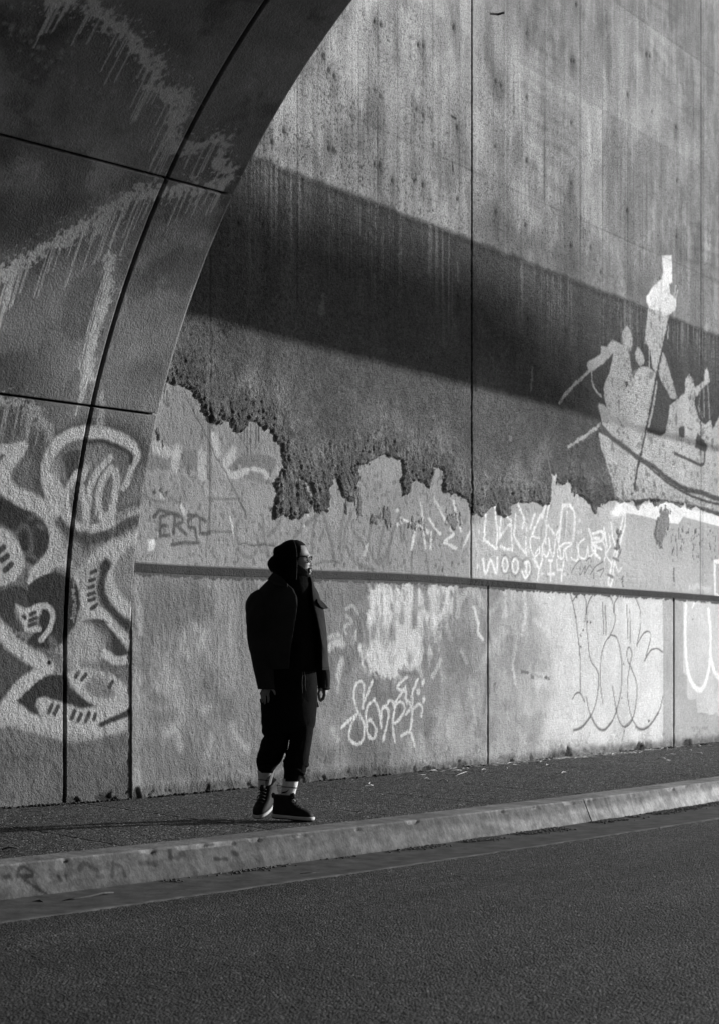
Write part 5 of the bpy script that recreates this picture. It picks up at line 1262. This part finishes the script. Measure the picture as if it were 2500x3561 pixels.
# right hand, at the left of the picture
capsule(Wp(929, 2376, -.09), Wp(931, 2400, -.10), .026, .030, (1.25, .8))
for i, (kx, tx, ty, dz) in enumerate(((908+3, 914, 2440, .03), (921, 923, 2449, .028), (935, 936, 2452, .02), (948, 949, 2449, .005))):
    capsule(Wp(929+(i-1.5)*4, 2388, -.10), Wp(kx, 2416-(0 if i else 4), -.108), .013, .0125, n=10)
    finger([Wp(kx, 2416-(0 if i else 4), -.108), Wp((kx+tx)/2, 2433-(0 if i else 5), -.118), Wp(tx, ty-4, -.100+dz*.3), Wp(tx+1, ty+1, -.075)], .0098 if i else .0085)
finger([Wp(944, 2390, -.115), Wp(956, 2404, -.13), Wp(961, 2418, -.13), Wp(964, 2429, -.122)], .0115)
# left hand, behind the hip
capsule(Wp(1127, 2376, .12), Wp(1131, 2402, .115), .026, .027, (.8, 1.15))
for i, dd in enumerate((.080, .100, .120, .138)):
    finger([Wp(1130, 2402, dd+.008), Wp(1131-i, 2416, dd), Wp(1127-i, 2429, dd-.004), Wp(1117-i, 2437-i, dd-.006), Wp(1112, 2434, dd-.01)], .0125-.0005*i)
finger([Wp(1123, 2392, .085), Wp(1114, 2400, .07), Wp(1110, 2413, .065), Wp(1112, 2428, .066)], .0125)
me = bpy.data.meshes.new('body'); me.from_pydata([tuple(v) for v in BV], [], BF); me.update()
tmp = bpy.data.objects.new('body_tmp', me); COL.objects.link(tmp)
rm = tmp.modifiers.new('r', 'REMESH'); rm.mode = 'VOXEL'; rm.voxel_size = .0030; rm.use_smooth_shade = True
sm = tmp.modifiers.new('s', 'SMOOTH'); sm.factor = .5; sm.iterations = 2
dg = bpy.context.evaluated_depsgraph_get(); me2 = bpy.data.meshes.new_from_object(tmp.evaluated_get(dg)); bpy.data.objects.remove(tmp)
me2.name = 'body'; me2.materials.clear(); me2.materials.append(M_skin)
body = link(bpy.data.objects.new('body', me2), man); print('body', len(me2.polygons))

# eyes
for s_ in (1,):
    e = head_pt(1945, .62); 
def head_shell(name, mat, off, test, parent):
    idx = {}; Vx, Fc = [], []; ys = np.arange(1881, 2021, 1.2); n = 96
    def g(i, k):
        k %= n
        if (i, k) not in idx: idx[(i, k)] = len(Vx); Vx.append(head_pt(ys[i], 2*pi*k/n, off+.0012*math.sin(i*2.1+k*1.7)))
        return idx[(i, k)]
    for i in range(len(ys)-1):
        for k in range(n):
            th = 2*pi*(k+.5)/n; p = head_pt(ys[i], th)
            if test(ys[i], th if th < pi else th-2*pi, p): Fc.append((g(i, k), g(i+1, k), g(i+1, k+1), g(i, k+1)))
    o = mesh(name, Vx, Fc, mat, parent); sm = o.modifiers.new('t', 'SOLIDIFY'); sm.thickness = .006; sm.offset = 0; return o
head_shell('hair', M_hair, .006, lambda y, th, p: y < 1896+64*float(sstep(.80, 1.45, abs(th)))+26*float(sstep(1.6, 2.2, abs(th))), man)
head_shell('beard', M_beard, .0035, lambda y, th, p: (y > 2000-3*math.cos(th*3) and abs(th) < 2.0) or (y > 1998-34*min(1, max(0, (abs(th)-.45)/.75)) and .45 < abs(th) < 1.9) or (1973.5 < y < 1978.5 and .05 < abs(th) < .42) or (1978 < y < 2000 and .36 < abs(th) < .52), man)
# sunglasses
gl = []
def hp(dx_px, y, dy):                       # a point in head space with the head's turn
    c0 = Wp(1024, y, 0); x = (dx_px-1024)/F*PY0; ang = radians(9)
    return Vector((c0.x+x*cos(ang)+dy*sin(ang), c0.y-x*sin(ang)+dy*cos(ang), c0.z))
g0 = tube('sunglasses', [hp(1086, 1937, -.012), hp(1088, 1938, 0), hp(1086, 1937, .012)], .0035, M_frame, man)
for s_ in (-1, 1):
    loop = [hp(1086, 1936, .012*s_), hp(1085, 1934, .030*s_), hp(1078, 1934, .060*s_), hp(1077, 1944, .062*s_), hp(1080, 1955, .050*s_), hp(1083, 1958, .030*s_), hp(1085, 1952, .013*s_), hp(1086, 1936, .012*s_)]
    tube('rim', loop, .0030, M_frame, g0)
    mesh('lens', loop[:-1], [tuple(range(7))], M_lens, g0, False)
    tube('temple', [hp(1079, 1936, .064*s_), hp(1060, 1937, .077*s_), hp(1030, 1938, .083*s_), hp(1012, 1942, .083*s_)], [.0042, .0032, .003, .003], M_frame, g0)

# --- clothes
loft('hoodie', [(985,1070,1996,0,.070),(968,1080,2012,0,.095),(945,1086,2035,0,.12),(920,1096,2080,0,.145),(915,1108,2150,0,.155),(912,1104,2220,0,.160),(912,1108,2300,0,.160),(918,1104,2332,0,.150)], M_hoodie, man, folds=.08, seed=3)
lx = lambda y: float(np.interp(y, [1992, 2012, 2030, 2049, 2075, 2098, 2140, 2184, 2242, 2322], [985, 993, 1001, 1019, 1030, 1032, 1027, 1021, 1014, 1009]))
rx = lambda y: float(np.interp(y, [1992, 2028, 2072, 2101, 2163, 2229, 2294, 2310], [1078, 1085, 1085, 1090, 1104, 1116, 1120, 1118]))
jk = loft('jacket', [(955,1078,1994,.0,.085),(938,1090,2013,0,.11),(914,1095,2036,0,.14),(893,1108,2059,0,.16),(884,1117,2085,0,.172),(882,1128,2124,0,.180),(884,1134,2171,0,.186),(890,1140,2242,0,.190),(897,1142,2285,0,.192),(902,1144,2314,0,.190),(905,1142,2326,0,.188)], M_jacket, man, n=90, arc=lambda y: (lx(y), rx(y)), folds=.05, seed=5, thick=.006)
loft('sleeve', [(898,928,2050,-.03,.03),(876,946,2064,-.04,.062),(859,955,2088,-.05,.078),(854,958,2120,-.055,.084),(856,955,2160,-.06,.082),(859,952,2200,-.065,.078),(866,952,2250,-.07,.072),(877,956,2300,-.08,.068),(888,961,2350,-.09,.062),(896,966,2385,-.095,.056),(899,968,2397,-.095,.054)], M_jacket, man, folds=.17, seed=8, fs=14)
loft('sleeve', [(1066,1100,2056,.05,.03),(1068,1112,2080,.06,.06),(1078,1128,2150,.08,.07),(1088,1138,2250,.11,.068),(1095,1146,2315,.12,.062),(1100,1149,2345,.12,.058),(1104,1149,2375,.12,.053),(1108,1147,2399,.12,.050)], M_jacket, man, folds=.17, seed=9, fs=14)
for xs_, nm_ in (((899,968,2392,-.095,.0545), 'cuff'), ((1107,1148,2393,.12,.0505), 'cuff')):
    a_, b_, y_, d_, q_ = xs_; P_ = [Wp((a_+b_)/2+(b_-a_)/2*1.02*cos(2*pi*j/24), y_+1.5*cos(2*pi*j/24), d_-q_*1.02*sin(2*pi*j/24)) for j in range(25)]; tube(nm_, P_, .0045, M_jacket, jk, 6, False)
P_ = []
for j in range(46):
    f = math.acos(np.clip((1009-1023.5)/118.5, -1, 1))+(2*pi+math.acos(np.clip((1118-1023.5)/118.5, -1, 1))-math.acos(np.clip((1009-1023.5)/118.5, -1, 1)))*j/45; P_.append(Wp(1023.5+119*abs(cos(f))**.909*(1 if cos(f) > 0 else -1), 2325+2.5*sin(3*f), -.189*abs(sin(f))**.909*(1 if sin(f) > 0 else -1)))
tube('hem', P_, .006, M_jacket, jk, 6, False)
# collar wings, pocket flap
def plate(name, P_, mat, parent, th=.006):
    o = mesh(name, [Wp(*p) for p in P_], [tuple(range(len(P_)))], mat, parent, False); sm = o.modifiers.new('t', 'SOLIDIFY'); sm.thickness = th; return o
plate('collar', [(951,1990,-.06),(932,2013,-.09),(956,2034,-.15),(1000,2040,-.17),(1001,2028,-.155),(978,2004,-.12)], M_jacket, jk)
plate('pocket_flap', [(1102,2084,-.09),(1117,2089,-.055),(1129,2103,-.04),(1141,2116,-.03),(1128,2118,-.06),(1115,2112,-.09),(1104,2096,-.115)], M_jacket, jk)
plate('chest_button', [(975,2091,-.176),(983,2086,-.178),(992,2089,-.178),(990,2097,-.18),(980,2096,-.18)], M_jacket, jk)
hy_, hl = [1878, 1881, 1887, 1894, 1900, 1907, 1921, 1930, 1941, 1952, 1962, 1975, 1986, 1991, 2003, 2016], [1011, 1003, 991, 979, 967, 957, 953.5, 953, 942, 935, 933, 937, 944, 951, 948, 940]
hr = [1022, 1036, 1048, 1058, 1064, 1070, 1076, 1079, 1081, 1082, 1082, 1082, 1081, 1080, 1080, 1082]
hbd = [.012, .045, .066, .080, .088, .095, .102, .104, .106, .107, .107, .106, .105, .104, .104, .110]
fe = lambda y: float(np.interp(y, [1878, 1884, 1890, 1897, 1928, 2007, 2016], [1021, 1023, 1025.5, 1028, 1032.5, 1032, 1030]))
def hood_arc():
    R = np.stack([hl, hr, hy_, [0.]*16, hbd], 1); R = interp_rings(R, .004); Vx, Fc = [], []; n = 72
    for xl, xr, y, dc, b in R:
        xc = (xl+xr)/2; a = (xr-xl)/2; p0 = math.acos(np.clip((fe(y)-xc)/a, -1, 1))
        for f in np.linspace(p0, 2*pi-p0, n):
            w = 1+.05*(float(vnoise(np.array([cos(f)*3+y*.05]), np.array([sin(f)*3]), 4))-.5)
            Vx.append(Wp(xc+a*cos(f)*w, y, -b*sin(f)*w))
    for i in range(len(R)-1):
        for j in range(n-1): Fc.append((i*n+j, i*n+j+1, (i+1)*n+j+1, (i+1)*n+j))
    o = mesh('hood', Vx, Fc, M_hoodie, man); sm = o.modifiers.new('t', 'SOLIDIFY'); sm.thickness = .006; sm.offset = 0
    for s_ in (0, n-1): tube('hood_hem', [Vx[i*n+s_] for i in range(0, len(R), 2)], .0042, M_jacket, o, 6)
    return o
hood_arc()
# trousers
tr_ = loft('trousers', [(922,1100,2312,0,.15),(918,1103,2360,0,.155),(911,1105,2400,0,.155),(907,1105,2440,0,.150),(908,1102,2480,0,.145),(911,1098,2520,0,.130),(930,1085,2550,0,.10)], M_trouser, man, folds=.05, seed=12)
loft('trouser_leg', [(905,1010,2430,.0,.11),(911,1012,2483,.0,.112),(912,1011,2530,.005,.108),(913,1009,2548,.01,.106),(922,1008,2558,.015,.098),(917,1007,2566,.02,.096),(911,1006,2576,.02,.097),(903,1001,2605,.03,.094),(897,990,2622,.045,.09),(893,983,2640,.06,.084),(893,976,2653,.075,.08),(895,963,2666,.09,.070),(899,955,2678,.10,.060),(906,950,2688,.11,.052)], M_trouser, tr_, folds=.12, seed=14, fs=11)
loft('trouser_leg', [(1000,1106,2425,.0,.11),(1003,1101,2457,.0,.112),(1004,1095,2509,.0,.108),(1005,1088,2556,.0,.10),(1007,1084,2577,.0,.097),(1001,1080,2605,.0,.092),(993,1077,2630,.0,.088),(990,1075,2645,.005,.084),(987,1073,2658,.01,.082),(989,1066,2672,.015,.072),(991,1064,2686,.02,.07),(989,1052,2694,.025,.058),(988,1047,2708,.03,.053),(988,1040,2718,.035,.05)], M_trouser, tr_, folds=.12, seed=17, fs=11)
for k, (y, xa, xb) in enumerate(((2618,994,1078),(2650,989,1073),(2680,991,1063))):   # bunched cloth at the right shin
    P_ = []
    for j in range(25):
        f = 2*pi*j/24; xc = (xa+xb)/2; a = (xb-xa)/2; P_.append(Wp(xc+(a-7)*cos(f), y+7*sin(f*1+k)+3*cos(2*f), .01-(.072-.008*k)*sin(f)))
    tube('fold', P_, [.016*(1+.3*sin(j*.5+k*2)) for j in range(25)], M_trouser, tr_, 8, False)
for k, (y, xa, xb) in enumerate(((2600,907,1001),(2634,896,984),(2664,898,964))):
    P_ = []
    for j in range(25):
        f = 2*pi*j/24; xc = (xa+xb)/2; a = (xb-xa)/2; P_.append(Wp(xc+(a-7)*cos(f), y-7*sin(f+k)+3*cos(2*f+k), .035+.015*k-(.082-.010*k)*sin(f)))
    tube('fold', P_, [.016*(1+.3*sin(j*.45+k*2)) for j in range(25)], M_trouser, tr_, 8, False)
tube('drawstring', [Wp(1060, 2336, -.158), Wp(1063, 2360, -.165), Wp(1062, 2380, -.163), Wp(1065, 2402, -.160)], .003, M_lace, tr_, 6)
tube('drawstring', [Wp(1054, 2336, -.160), Wp(1051, 2375, -.165), Wp(1053, 2411, -.160)], .003, M_lace, tr_, 6)
plate('back_pocket', [(1096,2440,.06),(1105,2441,.07),(1110,2459,.07),(1098,2461,.06)], M_trouser, tr_)
# socks
def sock(rings, y0, y1, nm='sock'):
    o = loft(nm, rings, M_sock, man, folds=.03, seed=4); R = interp_rings(rings)
    for ya, yb, mt in ((y0, y1, M_band),):
        f_ = lambda y: [float(np.interp(y, R[:, 2], R[:, c])) for c in range(5)]
        a, b = f_(ya), f_(yb); g = [[a[0]-1, a[1]+1, ya, a[3], a[4]+.002], [(a[0]+b[0])/2-1, (a[1]+b[1])/2+1, (ya+yb)/2, a[3], a[4]+.002], [b[0]-1, b[1]+1, yb, b[3], b[4]+.002]]
        P_ = []
        for j in range(31):
            ff = 2*pi*j/30; xc = (a[0]+a[1])/2; aa = (a[1]-a[0])/2+.6; P_.append(Wp(xc+aa*cos(ff), (ya+yb)/2-3.2*sin(ff)*0+2.2*cos(ff), a[3]-(a[4]+.001)*sin(ff)))
        tube('stripe', P_, .0030, M_band, o, 6, False)
    return o
s1 = sock([(896,951,2678,.11,.048),(897,949,2690,.12,.046),(899,943,2705,.14,.043),(899,938,2722,.16,.042),(898,938,2745,.18,.042)], 2711, 2715)
s2 = sock([(985,1041,2708,.035,.050),(984,1038,2722,.04,.049),(981,1034,2740,.045,.046),(978,1029,2755,.05,.044),(975,1028,2772,.055,.046),(972,1028,2790,.06,.046)], 2736, 2740)
plate('sock_emblem', [(980,2757,-.0),(984,2754,-.003),(997,2752,-.004),(1008,2744,-.0),(999,2755,-.005),(988,2759,-.004),(981,2760,-.0)], M_band, s2, .003)
# shoes: a shoe is lofted from the sole outline up to the ankle collar
def shoe(toe_px, yaw, pitch, L_=.300, wd=1.0):
    M = Matrix.Rotation(yaw, 4, 'Z') @ Matrix.Rotation(pitch, 4, 'Y')
    base = Wp(*toe_px); base.z = SW+.004
    def T(x, y, z): v = M @ Vector((x-L_, y, z)); return base+v   # x from heel 0 to toe L
    def outline(t, x0, x1, w0, w1, z):                             # heel half width w0, ball half width w1
        f = 2*pi*t; c, s_ = cos(f), sin(f); x = (x0+x1)/2+(x1-x0)/2*(abs(c)**.8)*(1 if c > 0 else -1)
        k = (x-x0)/(x1-x0); w = w0*(1-k)+w1*k; w *= 1-.12*math.exp(-((k-.42)/.16)**2)
        return T(x, wd*w*(abs(s_)**.75)*(1 if s_ > 0 else -1)+.006*k, z)
    N = 48
    def stack(name, lv, mat, parent):
        Vx = [outline(j/N, *l) for l in lv for j in range(N)]; Fc = []
        for i in range(len(lv)-1):
            for j in range(N): Fc.append((i*N+j, i*N+(j+1) % N, (i+1)*N+(j+1) % N, (i+1)*N+j))
        Fc += [list(range(N))[::-1], [(len(lv)-1)*N+j for j in range(N)]]
        return mesh(name, Vx, Fc, mat, parent)
    l = L_
    up_ = stack('shoe', [(.006,l-.006,.034,.050,.026),(.002,l-.008,.036,.050,.040),(.002,l-.020,.036,.048,.055),(.004,l-.045,.036,.045,.068),(.006,l-.085,.036,.042,.080),(.008,l-.115,.036,.040,.092),(.010,l-.135,.036,.038,.105),(.010,l-.150,.037,.038,.120),(.006,l-.158,.039,.039,.135),(.002,l-.160,.042,.041,.150),(.004,l-.166,.036,.036,.153)], M_shoe, man)
    stack('sole', [(-.002,l,.038,.052,.007),(-.006,l+.003,.040,.055,.012),(-.006,l+.003,.040,.055,.023),(-.002,l-.002,.037,.052,.028)], M_sole, up_)
    stack('outsole', [(.004,l-.006,.034,.048,-.001),(-.001,l-.001,.038,.052,.003),(-.001,l-.001,.038,.052,.0068)], M_outsole, up_)
    for i in range(5):
        x = l-.085-.016*i; z = .080+.016*i; tube('lace', [T(x, -.026, z-.006), T(x+.004, -.010, z+.004), T(x+.002, .012, z+.004), T(x-.002, .028, z-.006)], .0035, M_lace, up_, 6)
    tube('lace', [T(l-.14, -.004, .118), T(l-.115, -.02, .112), T(l-.11, -.03, .095)], .003, M_lace, up_, 6)
    tube('tongue', [T(l-.15, 0, .13), T(l-.155, 0, .155), T(l-.160, 0, .168)], [.018, .02, .012], M_shoe, up_, 10)
    tube('heel_tab', [T(.004, 0, .13), T(.0, 0, .15), T(.004, 0, .16)], [.012, .012, .008], M_shoe, up_, 8)
    return up_
shoe((1090, 2852, -.10), radians(-28), radians(2))
shoe((892, 2847, .05), radians(-116), radians(22), .30, 1.2)
